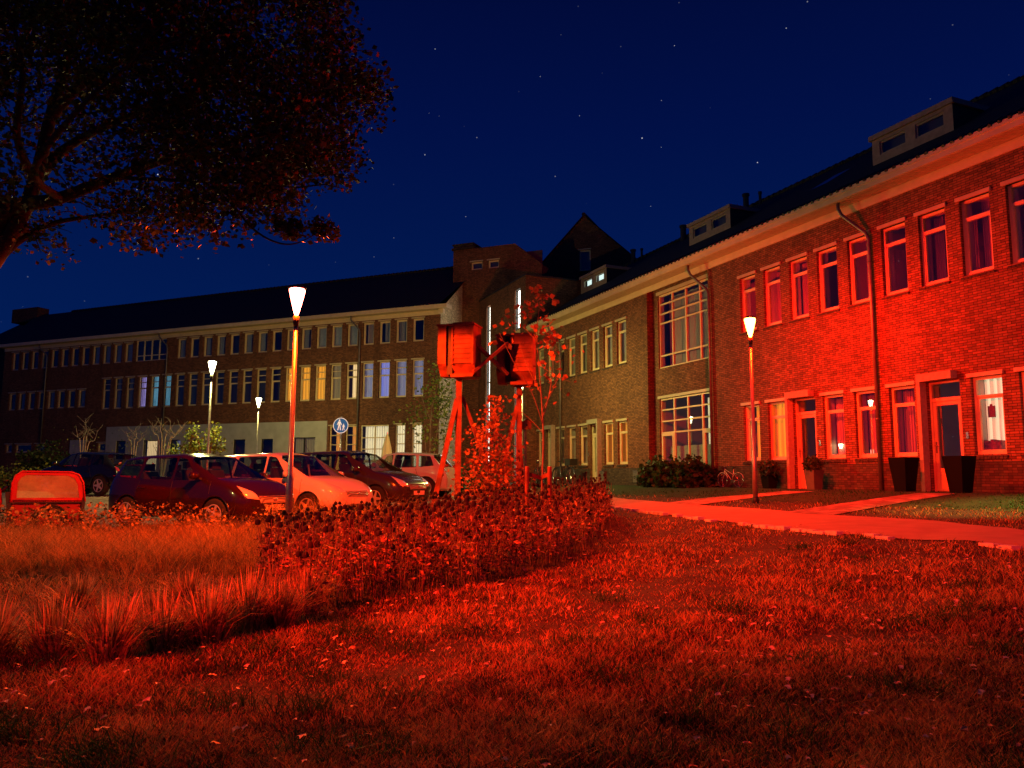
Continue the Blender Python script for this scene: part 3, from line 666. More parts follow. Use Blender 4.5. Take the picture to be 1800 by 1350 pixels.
rf = MB(); rf.add([(XA, -.5, 10.48), (.15, -.5, 10.48), (.15, RY2, zr2), (XA-4, RY2, zl2), (XA, 10.9, 10.48), (.15, 10.9, 10.48)], [(0, 1, 2, 3), (3, 2, 5, 4)])
for k in range(int((0-XA)/.33)): rf.tube([(XA+.33*k, RY2, RZ(XA+.33*k)+.01), (XA+.33*k+.35, RY2, RZ(XA+.33*k)+.04)], [.085, .10], 6)
rf.add([(XA, -.3, 10.4), (XA-4, RY2, zl2-.1), (XA, 10.4, 10.4)], [(0, 1, 2)])
rf.build('roof', 'roof_tile', b2)
fb = frame_obj('brick_building', 'dark far building whose roof shows behind the far end of the left wing', 'building', O2, RZ2)
zf = h2(10, 556, 8)[1]; t = MB(); t.box(X2L-16, X2L+1.5, 8, 18, ZG, zf-2.6); t.build('wall', 'brick', fb)
t = MB(); t.add([(X2L-16.4, 7.6, zf-2.7), (X2L+1.9, 7.6, zf-2.7), (X2L+1.9, 13, zf+.9), (X2L-16.4, 13, zf+.9), (X2L-16.4, 18.4, zf-2.7), (X2L+1.9, 18.4, zf-2.7)], [(0, 1, 2, 3), (3, 2, 5, 4), (1, 5, 2), (0, 3, 4)]); t.build('roof', 'roof_tile', fb)
cx, cz = h2(52, 540, RY2); x9 = h2(74, 548, RY2)[0]; x8 = h2(30, 548, RY2)[0]
c = MB(); c.box(x8, x9, RY2-.4, RY2+.6, RZ(x8)-.5, RZ(x8)+.62); c.build('chimney', 'brick', b2)
for px in (631, 292, 81):
    x = h2(px, 650, -.08)[0]; t = MB(); t.tube([(x-.45, -.38, 10.28), (x-.45, -.36, 10.05), (x-.04, -.10, 9.5), (x, -.08, 9.3), (x, -.08, ZG)], .05, 8); t.build('downpipe', 'zinc', b2, True)
# ---------- tower, stair block and gabled building in the corner
TY = 2.6
def w2(x, y): return O2[0]+U2[0]*x+IN2[0]*y, O2[1]+U2[1]*x+IN2[1]*y
tw = frame_obj('brick_tower', 'dark square brick tower with a chimney and two tiny windows beside the left wing', 'tower', O2, RZ2)
H2 = lambda px, py: h2(px, py, TY)
pts = [H2(797, 438), H2(905, 431), H2(953, 464), H2(953, 900), H2(797, 900)]
xl = pts[0][0]; xr = pts[1][0]; xe = pts[2][0]; zt = (pts[0][1]+pts[1][1])/2; ze = pts[2][1]
wn = [(H2(828, 460)[0], H2(848, 460)[0], H2(838, 474)[1], H2(838, 460)[1]), (H2(858, 457)[0], H2(877, 457)[0], H2(867, 471)[1], H2(867, 457)[1])]
t = MB(); wall_cells(t, xl, xr, ZG, zt, wn, TY, .1); t.add([(xr, TY, ZG), (xe, TY, ZG), (xe, TY, ze), (xr, TY, zt)], [(0, 1, 2, 3)])
t.add([(xl, TY, ZG), (xl, TY+7, ZG), (xl, TY+7, zt), (xl, TY, zt)], [(3, 2, 1, 0)]); t.add([(xe, TY, ZG), (xe, TY+7, ZG), (xe, TY+7, ze), (xe, TY, ze)], [(0, 1, 2, 3)])
t.add([(xl, TY, zt), (xr, TY, zt), (xr, TY+7, zt), (xl, TY+7, zt)], [(0, 1, 2, 3)]); t.add([(xr, TY, zt), (xe, TY, ze), (xe, TY+7, ze), (xr, TY+7, zt)], [(0, 1, 2, 3)]); t.add([(xl, TY+7, ZG), (xe, TY+7, ZG), (xe, TY+7, ze), (xr, TY+7, zt), (xl, TY+7, zt)], [(4, 3, 2, 1, 0)])
t.build('wall', 'brick', tw)
c = MB(); xc = H2(835, 440)[0]; c.box(xl-.08, xc, TY-.1, TY+1.2, zt+.002, zt+.12); c.box(xl, xc-.12, TY, TY+1.1, zt+.12, zt+.28); c.box(xl-.05, xc-.07, TY-.06, TY+1.15, zt+.28, zt+.36); c.build('chimney', 'brick_plinth', tw)
for a, b, cc, d in wn:
    ms = window_meshes(b-a, d-cc, (), lint=.07, fw=.05); o = put_window(tw, (ms[0], ms[1], ms[2], None), a, cc, b-a, d-cc); o.location.y = TY
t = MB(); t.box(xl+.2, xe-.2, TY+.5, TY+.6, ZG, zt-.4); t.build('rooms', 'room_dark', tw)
P0 = w2(H2(842, 600)[0], TY-.0); yo = (P0[0]-O1[0])*IN1[0]+(P0[1]-O1[1])*IN1[1]
hs = lambda px, py: h1(px, py, yo)
st = frame_obj('stair_block', 'flat-roofed brick stair block between the two wings with tall glowing slit windows', 'building', O1, RZ1)
xa = hs(842, 600)[0]; xb = hs(924, 500)[0]; za = (hs(842, 529)[1]+hs(924, 486)[1])/2
s1 = (hs(855, 600)[0], hs(861.5, 600)[0], ZG+.4, hs(857, 539)[1]); s2 = (hs(905, 560)[0], hs(914.5, 560)[0], ZG+.4, hs(909, 509)[1])
t = MB(); wall_cells(t, xa-2, xb, ZG, za, [s1, s2], yo, .14)
t.add([(xb, yo, ZG), (xb, yo+7, ZG), (xb, yo+7, za), (xb, yo, za)], [(0, 1, 2, 3)]); t.add([(xa-2, yo, za), (xb, yo, za), (xb, yo+7, za), (xa-2, yo+7, za)], [(0, 1, 2, 3)])
t.add([(xa-2, yo, ZG), (xa-2, yo+7, ZG), (xa-2, yo+7, za), (xa-2, yo, za)], [(3, 2, 1, 0)])
t.build('wall', 'brick', st)
c = MB(); c.box(xa-2.02, xb+.04, yo-.04, yo+7, za+.001, za+.07); c.build('parapet_cap', 'dark_metal', st)
for a, b, cc, d in (s1, s2):
    f = MB(); f.box(a, a+.014, yo+.06, yo+.14, cc, d); f.box(b-.014, b, yo+.06, yo+.14, cc, d)
    k = cc+1.4
    while k < d: f.box(a+.03, b-.03, yo+.08, yo+.13, k-.02, k+.02); k += 1.45
    o = f.build('window', 'dark_metal', st); p = MB(); p.box(a+.02, b-.02, yo+.1, yo+.105, cc, d); p.build('pane', 'glass', o)
    p = MB(); p.box(a-.02, b+.02, yo+.2, yo+.22, cc, d); p.build('stair_light', 'strip_light', o)
GY = 6.5; HG2 = lambda px, py: h2(px, py, GY)
gb = frame_obj('gabled_building', 'dark brick building with a steep pointed gable and one small window behind the stair block', 'building', O2, RZ2)
ap = HG2(1027, 380); gl = HG2(953, 464); gr = HG2(1118, 455); zl = min(gl[1], gr[1]); dz = ap[1]-zl
sl = (ap[1]-gl[1])/(ap[0]-gl[0]); sr = (ap[1]-gr[1])/(gr[0]-ap[0]); ZB = zl-.8; xl = ap[0]-(ap[1]-ZB)/sl; xr = ap[0]+(ap[1]-ZB)/sr
w = (HG2(1018, 440)[0], HG2(1038, 440)[0], HG2(1028, 476)[1], HG2(1028, 439)[1])
t = MB(); wall_cells(t, xl, xr, ZG, ZB, [w], GY, .1)
xm = ap[0]
def gz(x): return ZB+((x-xl)*sl if x < xm else (xr-x)*sr)
def strip_wall(a, b, zb): t.add([(a, GY, zb), (b, GY, zb), (b, GY, gz(b)), (a, GY, gz(a))], [(0, 1, 2, 3)])
if w[3] > ZB:
    strip_wall(xl, w[0], ZB)
    ys_ = [w[0]]+([xm] if w[0] < xm < w[1] else [])+[w[1]]
    for a, b in zip(ys_, ys_[1:]): strip_wall(a, b, w[3])
    if w[1] < xm: strip_wall(w[1], xm, ZB); strip_wall(xm, xr, ZB)
    else: strip_wall(w[1], xr, ZB)
else: strip_wall(xl, xm, ZB); strip_wall(xm, xr, ZB)
t.build('wall', 'brick', gb)
r = MB(); e = .15
r.add([(xl-.3, GY-e, ZB-.3*sl+.06), (xm, GY-e, ap[1]+.06), (xm, GY+12, ap[1]+.06), (xl-.3, GY+12, ZB-.3*sl+.06)], [(0, 1, 2, 3)])
r.add([(xr+.3, GY-e, ZB-.3*sr+.06), (xm, GY-e, ap[1]+.06), (xm, GY+12, ap[1]+.06), (xr+.3, GY+12, ZB-.3*sr+.06)], [(3, 2, 1, 0)])
r.tube([(xm, GY-e, ap[1]+.08), (xm, GY+12, ap[1]+.08)], .12, 8); r.build('roof', 'roof_tile', gb)
ms = window_meshes(w[1]-w[0], w[3]-w[2], (), lint=.06); o = put_window(gb, (ms[0], ms[1], ms[2], None), w[0], w[2], w[1]-w[0], w[3]-w[2]); o.location.y = GY
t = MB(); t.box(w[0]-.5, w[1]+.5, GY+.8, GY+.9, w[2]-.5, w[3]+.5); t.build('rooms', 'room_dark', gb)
# ------------------------------------------------------------ sky
w = bpy.data.worlds.new('World'); scene.world = w; w.use_nodes = True; n = w.node_tree.nodes; l = w.node_tree.links
bg = n['Background']; tc = n.new('ShaderNodeTexCoord'); sp = n.new('ShaderNodeSeparateXYZ'); l.new(tc.outputs['Generated'], sp.inputs[0])
cr = n.new('ShaderNodeValToRGB'); e = cr.color_ramp.elements; e[0].position = 0; e[0].color = (.0008, .0150, .100, 1); e[1].position = .62; e[1].color = (.0004, .0024, .032, 1)
x = cr.color_ramp.elements.new(.22); x.color = (.0005, .0098, .080, 1); x = cr.color_ramp.elements.new(.42); x.color = (.0004, .0052, .060, 1)
l.new(sp.outputs['Z'], cr.inputs['Fac'])
vo = n.new('ShaderNodeTexVoronoi'); vo.inputs['Scale'].default_value = 60; vo.inputs['Randomness'].default_value = 1; l.new(tc.outputs['Generated'], vo.inputs['Vector'])
lt = math_node(n, 'LESS_THAN', None, .044); l.new(vo.outputs['Distance'], lt.inputs[0])
s2 = n.new('ShaderNodeSeparateColor'); l.new(vo.outputs['Color'], s2.inputs[0]); gt = math_node(n, 'GREATER_THAN', None, .1); l.new(s2.outputs['Red'], gt.inputs[0])
pw = math_node(n, 'POWER', None, 2.5); l.new(s2.outputs['Green'], pw.inputs[0]); m1 = math_node(n, 'MULTIPLY'); l.new(lt.outputs[0], m1.inputs[0]); l.new(gt.outputs[0], m1.inputs[1])
m2 = math_node(n, 'MULTIPLY'); l.new(m1.outputs[0], m2.inputs[0]); l.new(pw.outputs[0], m2.inputs[1]); m3 = math_node(n, 'MULTIPLY', None, .55); l.new(m2.outputs[0], m3.inputs[0])
cc = n.new('ShaderNodeCombineXYZ'); 
for k in range(3): l.new(m3.outputs[0], cc.inputs[k])
va = n.new('ShaderNodeVectorMath'); va.operation = 'ADD'; l.new(cr.outputs[0], va.inputs[0]); l.new(cc.outputs[0], va.inputs[1]); l.new(va.outputs[0], bg.inputs['Color']); bg.inputs['Strength'].default_value = 1
scene.view_settings.view_transform = 'Standard'; scene.view_settings.look = 'None'; scene.view_settings.exposure = 0; scene.view_settings.gamma = 1
scene.cycles.use_denoising = True; scene.cycles.sample_clamp_indirect = 4; scene.cycles.sample_clamp_direct = 0
scene.cycles.max_bounces = 8; scene.cycles.transparent_max_bounces = 16; scene.cycles.caustics_reflective = False; scene.cycles.caustics_refractive = False
# ------------------------------------------------------------ street lamps
LR = (1, .030, .006); LY = (1, .80, .26)
def globe_mat(name, col, es):
    m = bpy.data.materials.new(name); m.use_nodes = True; n = m.node_tree.nodes; l = m.node_tree.links; n.remove(n['Principled BSDF'])
    e = n.new('ShaderNodeEmission'); e.inputs['Color'].default_value = (*col, 1); e.inputs['Strength'].default_value = es
    t = n.new('ShaderNodeBsdfTransparent'); t.inputs['Color'].default_value = (.9, .9, .9, 1); a = n.new('ShaderNodeAddShader'); l.new(e.outputs[0], a.inputs[0]); l.new(t.outputs[0], a.inputs[1]); l.new(a.outputs[0], n['Material Output'].inputs['Surface']); MATS[name] = m
globe_mat('globe_red', (1, .16, .11), 14); globe_mat('globe_orange', (1, .40, .05), 12); globe_mat('globe_yellow', (1, .92, .55), 9)
mat('pole_steel', (.40, .37, .34), .32, .7, noise=.15, nscale=6)
def street_lamp(x, y, ht, m, label, col, power, spot=0, aim=None, blend=.15):
    z = Hf(x, y); o = thing('street_lamp', label, 'street lamp', (x, y, z), 0, 'street lamps of the housing court')
    p = MB(); p.tube([(0, 0, -.1), (0, 0, 1.1), (0, 0, 1.15), (0, 0, ht-.62)], [.058, .058, .045, .036], 14); p.build('pole', 'pole_steel', o, True)
    c = MB(); c.lathe([(.075, -.05), (.075, .12), (.062, .15)], 14); c.build('pole_base', 'dark_metal', o, True)
    c = MB(); c.lathe([(.038, ht-.66), (.05, ht-.60), (.052, ht-.49), (.030, ht-.47)], 14); c.build('neck', 'dark_metal', o, True)
    g = MB(); g.lathe([(.028, ht-.47), (.05, ht-.40), (.10, ht-.2), (.135, ht-.04), (.125, ht-.015)], 20); g.build('lamp_globe', m, o, True)
    k = MB(); k.lathe([(.15, ht-.012), (.155, ht+.004), (.09, ht+.04), (.02, ht+.052)], 20); k.build('cap', 'dark_metal', o, True)
    ld = bpy.data.lights.new('lamp_light', 'SPOT' if spot else 'POINT'); ld.energy = power; ld.color = col; ld.shadow_soft_size = .06
    if spot: ld.spot_size = R(spot); ld.spot_blend = blend
    lo = bpy.data.objects.new('lamp_light', ld); COL.objects.link(lo); lo.parent = o; lo.location = (0, 0, ht-.10)
    if aim: lo.rotation_euler = (Vector(aim)-Vector((x, y, z+ht-.1))).to_track_quat('-Z', 'Y').to_euler()
    return o
RED = (1, .018, .0015); RED2 = (1, .013, .0005); YEL = (1, .84, .24); YEG = (1, .90, .22)
q = at(512, 837, 13); street_lamp(q.x-.02, 13, 4.31, 'globe_red', 'red street lamp in front of the parked cars, its pole beside the numbered plate', (1, .055, .002), 5200, 180, None, .10)
q = at(1327, 843, 18.5); street_lamp(q.x, 18.5, 4.42, 'globe_orange', 'red and yellow street lamp on the front lawn before the brick building with doors', RED2, 3000)
q = at(363, 837, 26.6); street_lamp(q.x, 26.6, 4.62, 'globe_yellow', 'tall yellow-white street lamp behind the dark red car', YEL, 950)
q = at(449, 837, 38.5); street_lamp(q.x, 38.5, 4.55, 'globe_yellow', 'smallest, farthest yellow-white street lamp before the plastered band', YEL, 700)
q = at(917, 840, 29.5); street_lamp(q.x, 29.5, 4.45, 'globe_yellow', 'yellow street lamp hidden behind the right nest box', YEG, 800)
street_lamp(10.3, 11.6, 4.5, 'globe_yellow', 'yellow street lamp beside the path just outside the right edge', YEG, 2200, 44, (*g1(1805, 893), .8), .8)
street_lamp(-7.5, -1.5, 4.6, 'globe_red', 'unseen red lamp added behind the camera, its beam aimed at the lawn', (1, .018, .0005), 29000, 41, (4.1, 11.8, .7), 1)  # unseen lamp; narrow beam shaped to pool light on the lawn
street_lamp(-11, 8.3, 4.6, 'globe_yellow', 'unseen yellow lamp added left of the big tree to light the foreground', YEL, 420, 180, None, .15)  # unseen lamp added to bring yellow light to the left foreground
# ------------------------------------------------------------ nest box stand
WD = 'wood'
nx_, ny_ = at(805, 837, 16).x, 16.0
gz0 = Hf(nx_, ny_)
ns = thing('nest_box_stand', 'wooden frame carrying two big louvred nest boxes on braced posts', 'nest box stand', (nx_, ny_, gz0), 0)
def zz(py, Y): return EYE+(842-py)/FPX*Y-gz0
def boxm(cx, cy, zb, zt, rz, name='nest_box', two=True):
    M = Matrix.Translation((cx, cy, 0)) @ Matrix.Rotation(rz, 4, 'Z')
    sh = MB(); w = .23; dp = .23; h = zt-zb; ch = .24
    # two shallow bodies back to back with a dark slot between; profile in depth (y) with chamfered foot
    for sgn in ((-1, 1) if two else (1,)):
        m = M @ Matrix.Translation((.13 if sgn > 0 else -.33, 0, 0))
        ww = .09 if sgn < 0 else .24
        P = [(-ww, -dp, zb+ch), (ww, -dp, zb+ch), (ww, -dp, zt-.02), (-ww, -dp, zt-.02), (-ww, -dp+.20, zb), (ww, -dp+.20, zb), (ww, dp, zb), (-ww, dp, zb), (ww, dp, zt-.02), (-ww, dp, zt-.02)]
        sh.add([m @ Vector(p) for p in P], [(0, 1, 2, 3), (4, 5, 1, 0), (7, 6, 5, 4), (6, 7, 9, 8), (3, 2, 8, 9), (1, 5, 6, 8, 2), (0, 3, 9, 7, 4)])
    o = sh.build(name, WD, ns)
    lv = MB(); m = M @ Matrix.Translation((.13, 0, 0)); n = 7; z0 = zb+ch; dz = (zt-.10-z0)/n
    for k in range(n): lv.add([m @ Vector(p) for p in ((-.20, -dp-.032, z0+dz*k), (.20, -dp-.032, z0+dz*k), (.20, -dp-.006, z0+dz*(k+1)-.004), (-.20, -dp-.006, z0+dz*(k+1)-.004), (-.20, -dp, z0+dz*k), (.20, -dp, z0+dz*k))], [(0, 1, 2, 3), (4, 5, 1, 0)])
    lv.box(-.24, -.202, -dp-.04, -dp-.001, z0-.02, zt-.05, 0, m); lv.box(.202, .24, -dp-.04, -dp-.001, z0-.02, zt-.05, 0, m)
    lv.build('louvres', WD, o)
    rb = MB(); rb.box(-.44 if two else -.24, .39, -dp-.05, dp+.03, zt-.02, zt+.015, 0, M); rb.box(-.10, .33, -dp, dp, zt+.015, zt+.045, 0, M); rb.build('roof', WD, o)
    sl = MB(); sl.box(-.235, -.115, -dp+.06, dp-.02, zb+.02, zt-.03, 0, M); sl.build('slot_shade', 'black', o)  # black filler stands in for the shade inside the gap
    ap_ = MB(); ap_.add([M @ Vector(p) for p in ((-.11, -dp-.05, zb-.04), (.37, -dp-.05, zb-.04), (.34, -dp+.20, zb+.12), (-.08, -dp+.20, zb+.12))], [(0, 1, 2, 3)])
    ap_.add([M @ Vector(p) for p in ((-.11, -dp-.05, zb-.045), (.37, -dp-.05, zb-.045), (.37, dp, zb-.045), (-.11, dp, zb-.045), (-.11, -dp-.05, zb+.02), (.37, -dp-.05, zb+.02))], [(0, 1, 2, 3), (0, 1, 5, 4)])
    ap_.build('landing_board', WD, o)
    return o
boxm(0.02, 0, zz(664, 16), zz(574, 16), R(-16))
x2 = at(912, 837, 16.6).x-nx_
boxm(x2-.04, .6, zz(677, 16.6), zz(592, 16.6), R(-9), 'nest_box', True)
MB().bar((0, 0, -.1), (0, 0, zz(660, 16)), .12, .12).build('post', WD, ns)
MB().bar((x2, .6, -.1), (x2, .6, zz(672, 16.6)), .12, .12).build('post', WD, ns)
MB().bar((-.04, 0, zz(705, 16)), (-.56, -.35, -.05), .10, .10).build('brace', WD, ns)
MB().bar((.06, .05, zz(700, 16)), (1.05, .35, .02), .07, .07).build('brace', WD, ns)
MB().bar((x2-.04, .6, zz(716, 16.6)), (x2-.62, .25, .0), .09, .09).build('brace', WD, ns)
MB().bar((x2+.02, .65, zz(790, 16.6)), (x2+.2, 1.5, .0), .07, .07).build('brace', WD, ns)
MB().bar((.30, -.16, zz(608, 16.2)), (x2-.25, .28, zz(662, 16.5)), .09, .06).build('cross_bar', WD, ns)
MB().bar((.30, -.24, zz(660, 16.2)), (x2-.25, .20, zz(608, 16.5)), .09, .06).build('cross_bar', WD, ns)
# small bird house on its own post behind
q = at(924, 840, 17.6)
bh = thing('bird_house', 'small bird house with pitched roof beside the right post', 'bird house', (q.x, q.y, Hf(q.x, q.y)), R(10))
z = EYE+(842-757)/FPX*17.6-Hf(q.x, q.y)
MB().prism([(-.11, z), (.11, z), (.11, z+.16), (0, z+.22), (-.11, z+.16)], -.1, .1).build('box', 'wood', bh)
r = MB(); r.add([(-.15, -.14, z+.14), (0, -.14, z+.24), (0, .14, z+.24), (-.15, .14, z+.14), (.15, -.14, z+.14), (.15, .14, z+.14)], [(0, 1, 2, 3), (1, 4, 5, 2)]); r.build('roof', 'wood', bh)
MB().lathe([(.022, 0), (.022, .002)], 12, 0, (0, 0, 0)).build('entrance_hole', 'black', bh, loc=(0, -.103, z+.09)).rotation_euler = (R(90), 0, 0)
MB().bar((0, .07, -.1), (0, .07, z+.02), .05).build('post', 'wood_grey', bh)
# ------------------------------------------------------------ cars
def car_mats(k, col, **kw): mat('paint_'+k, col, .22, 0, .55, spec=.35, **kw); return 'paint_'+k
mat('tyre', (.018, .018, .018), .9); mat('rim', (.55, .54, .53), .35, .25); mat('interior', (.05, .045, .045), .9)
mat('headlight', (.75, .72, .66), .18, .25, 1); mat('taillight', (.35, .02, .015), .15, 0, 1); mat('plate', (.85, .80, .62), .5); mat('plate_ink', (.02, .02, .02), .6)
mat('chrome', (.6, .6, .6), .25, .7); wave_mat('grille_mesh', (.30, .29, .28), 0, 22, .4, 1, .02, 0)
def subsurf_mesh(me, lv):
    o = bpy.data.objects.new('t', me); COL.objects.link(o); m = o.modifiers.new('s', 'SUBSURF'); m.levels = lv; m.render_levels = lv
    bpy.context.view_layer.update()
    r = bpy.data.meshes.new_from_object(o.evaluated_get(bpy.context.evaluated_depsgraph_get())); bpy.data.objects.remove(o); return r
def split(me, name, keep, mats_, parent, smooth=True, cut=None):
    bm = bmesh.new(); bm.from_mesh(me)
    dl = [f for f in bm.faces if f.material_index not in keep or (cut and cut(f.calc_center_median()))]
    bmesh.ops.delete(bm, geom=dl, context='FACES')
    for f in bm.faces: f.material_index = 0; f.smooth = smooth
    m = bpy.data.meshes.new(name); bm.to_mesh(m); bm.free(); m.materials.clear(); m.materials.append(MATS[mats_])
    o = bpy.data.objects.new(name, m); COL.objects.link(o); o.parent = parent; return o
def car(name, label, x, y, rz, L, Wd, Hh, paint, sp, group='cars parked in the court', front=True, plate=None):
    """sp: dict with front/rear overhang and greenhouse stations (x from the front, metres)"""
    o = thing(name, label, 'car', (x, y, Hf(x, y)+.012), rz, group)
    hw = Wd/2; fo = sp.get('fo', .82); ro = sp.get('ro', .72); bz = .22; hoodz = sp.get('hood', .98); belt = sp.get('belt', 1.0); wr = hw*.74
    # station: xb, xt, zbelt, ztop, half width low, half width belt, half width top, kind
    S = []; A = S.append
    cowl = sp['cowl']; wt = sp['wtop']; b0 = sp['bpil']; b1_ = b0+.06; c0 = sp['cpil']; c1 = c0+.08; rt = sp['rtop']; rb = sp['rbot']
    nz = sp.get('nose', .62)
    A((.02, .02, nz-.02, nz, hw*.60, hw*.58, hw*.5, 0)); A((.10, .10, nz+.08, nz+.11, hw*.84, hw*.80, hw*.7, 0)); A((.32, .34, hoodz-.17, hoodz-.12, hw*.97, hw*.92, hw*.76, 0))
    A((cowl*.6, cowl*.62, hoodz-.05, hoodz-.01, hw, hw*.95, hw*.78, 0)); A((cowl, cowl+.04, belt-.03, hoodz+.04, hw, hw*.95, hw*.80, 0))
    A((cowl+.30, wt, belt, Hh-.07, hw, hw*.95, wr, 1)); A((cowl+.52, wt+.14, belt, Hh-.04, hw, hw*.95, wr, 2))
    A((b0, b0, belt+.01, Hh, hw, hw*.95, wr, 3)); A((b1_, b1_, belt+.01, Hh, hw, hw*.95, wr, 4))
    A((c0, c0-.06, belt+.03, Hh-.02, hw, hw*.95, wr, 5)); A((c1, c1-.04, belt+.04, Hh-.025, hw, hw*.95, wr, 6))
    A((rb-.22, rt-.10, belt+.08, Hh-.05, hw*.99, hw*.94, wr*.98, 7)); A((rb, rt, belt+.08, Hh-.09, hw*.95, hw*.90, wr*.93, 8))
    A((L-.06, rb+.04, belt-.06, belt+.02, hw*.90, hw*.86, hw*.7, 9)); A((L, L-.01, .62, .66, hw*.86, hw*.82, hw*.6, 9))
    V = []; Fc = []; Mi = []; K = 8
    for (xb, xt, zb, zt, wl_, wb, wt_, kd) in S:
        fl_ = kd == 0 or kd == 9
        ring = [(xb, 0, bz), (xb, wl_*.93, bz), (xb, wl_*.99, bz+.18), (xb, wl_, (bz+.18+zb)/2+.05), (xb+(xt-xb)*.0, wb, zb),
                (xt+(xb-xt)*.14 if not fl_ else xt, wt_*1.06 if not fl_ else wt_, zt-.10 if not fl_ else zt), (xt, wt_*.90 if not fl_ else wt_*.6, zt-.015 if not fl_ else zt+.02), (xt, 0, zt+(.015 if not fl_ else .03))]
        V += [(L/2-a, b, c) for a, b, c in ring]; V += [(L/2-a, -b, c) for a, b, c in ring]
    n = len(S)
    for i in range(n-1):
        k0, k1 = S[i][7], S[i+1][7]
        for side in (0, 1):
            o0 = i*16+side*8; o1 = (i+1)*16+side*8
            for r in range(7):
                mi = 0
                if r == 4:
                    if k0 == 2 and k1 == 3: mi = 1
                    if k0 == 4 and k1 == 5: mi = 1
                    if k0 == 6 and k1 == 7 and sp.get('qwin', True): mi = 1
                    if k0 == 1 and k1 == 2 and sp.get('tri'): mi = 0
                if r in (6,) and k0 == 0 and k1 == 1: mi = 2
                if r == 5 and k0 == 0 and k1 == 1: mi = 2
                if r in (5, 6) and k0 == 8 and k1 == 9: mi = 3
                q = (o0+r, o0+r+1, o1+r+1, o1+r); Fc.append(q if side else q[::-1]); Mi.append(mi)
    for e, i in ((0, 0), (1, n-1)):
        b = i*16
        for r in range(7):
            pass
        q = [b+k for k in range(8)]+[b+8+k for k in range(6, 0, -1)]
        Fc.append(tuple(q) if e == 0 else tuple(q[::-1])); Mi.append(0)
    me = bpy.data.meshes.new('c'); me.from_pydata(V, [], Fc); me.polygons.foreach_set('material_index', Mi)
    bm = bmesh.new(); bm.from_mesh(me); bmesh.ops.remove_doubles(bm, verts=bm.verts, dist=1e-4); bmesh.ops.recalc_face_normals(bm, faces=bm.faces)
    cl = bm.edges.layers.float.new('crease_edge')
    for ed in bm.edges:
        ms = {f.material_index for f in ed.link_faces}
        if len(ms) > 1: ed[cl] = 1.0
    cv = bm.verts.layers.float.new('crease_vert')
    for vt in bm.verts:
        ms = {f.material_index for f in vt.link_faces}
        if len(ms) > 1: vt[cv] = .8
    bm.to_mesh(me); bm.free()
    for k in range(4): me.materials.append(MATS['glass'])
    sm = subsurf_mesh(me, 3)
    wr_ = .335; axF = L/2-fo; axR = -L/2+ro
    def cut(c):
        return abs(c.y) > hw*.55 and c.z < .85 and (math.hypot(c.x-axF, c.z-wr_+.01) < .40 or math.hypot(c.x-axR, c.z-wr_+.01) < .40)
    body = split(sm, 'body', (0,), paint, o, cut=cut)
    t_ = split(sm, 'side_window', (1,), 'car_glass', o); islands(t_.data, 'side_window', o); bpy.data.objects.remove(t_); split(sm, 'windscreen', (2,), 'car_glass', o); split(sm, 'rear_window', (3,), 'car_glass', o)
    # cabin
    c = MB(); c.box(L/2-rb+.1, L/2-cowl-.25, -hw*.80, hw*.80, .35, belt-.22); c.box(L/2-cowl-.62, L/2-cowl-.15, -hw*.78, hw*.78, belt-.22, belt-.04)
    c.build('cabin', 'interior', o)
    for sy in (-.36, .36):
        for sx, zt in ((L/2-b0+.28, 1.25), (L/2-c0+.05, 1.2)):
            s = MB(); s.box(sx-.30, sx+.16, sy-.23, sy+.23, belt-.25, belt-.12); s.add([(sx-.28+a*1, sy+b, c) for a, b, c in ((0, -.22, belt-.2), (.12, -.22, belt-.2), (-.02, -.19, zt), (-.12, -.19, zt), (0, .22, belt-.2), (.12, .22, belt-.2), (-.02, .19, zt), (-.12, .19, zt))], [(0, 1, 2, 3), (7, 6, 5, 4), (1, 5, 6, 2), (0, 3, 7, 4), (3, 2, 6, 7)]); s.box(sx-.42, sx-.31, sy-.13, sy+.13, zt+.02, zt+.17)
            s.build('seat', 'interior', o)
    for ax in (axF, axR):
        for s in (-1, 1):
            pts = [(ax+.40*math.cos(t), s*(hw*.965), wr_-.01+.40*math.sin(t)) for t in [math.pi*k/14-.08 for k in range(15)]]
            MB().tube(pts, .028, 6).build('wheel_arch', paint, body, True)
        MB().box(ax-.41, ax+.41, -hw*.62, hw*.62, .25, .74).build('wheel_housing', 'black', body)
    ty = MB(); ty.lathe([(.19, -.09), (.29, -.105), (.325, -.08), (.335, -.04), (.335, .04), (.325, .08), (.29, .105), (.19, .09)], 28); tym = ty.mesh('tyre', 'tyre', True)
    rm = MB(); rm.lathe([(.205, .05), (.215, .10), (.195, .10), (.19, .06)], 28); rm.lathe([(.0, .075), (.055, .075), (.055, .095), (.02, .10)], 14)
    for k in range(5):
        a = 2*math.pi*k/5; M = Matrix.Rotation(a, 4, 'Z'); rm.add([M @ Vector(p) for p in ((.04, -.045, .07), (.04, .045, .07), (.2, .028, .075), (.2, -.028, .075), (.04, -.038, .095), (.04, .038, .095), (.2, .022, .098), (.2, -.022, .098))], [(4, 5, 6, 7), (0, 4, 7, 3), (1, 2, 6, 5)])
    rmm = rm.mesh('rim', 'rim')
    for ax in (axF, axR):
        for s in (-1, 1):
            t = inst('wheel', tym, o, (ax, s*(hw-.10), wr_)); t.rotation_euler = (R(-90*s), 0, 0); q = inst('rim', rmm, t)
    # lights, grille, mirrors, handles, plate
    def onbody(fx, fy, inset=.0):  # point on the front skin: ray from ahead
        return fx
    bvh_m = body.data
    from mathutils.bvhtree import BVHTree
    bt = BVHTree.FromPolygons([v.co for v in bvh_m.vertices], [p.vertices for p in bvh_m.polygons])
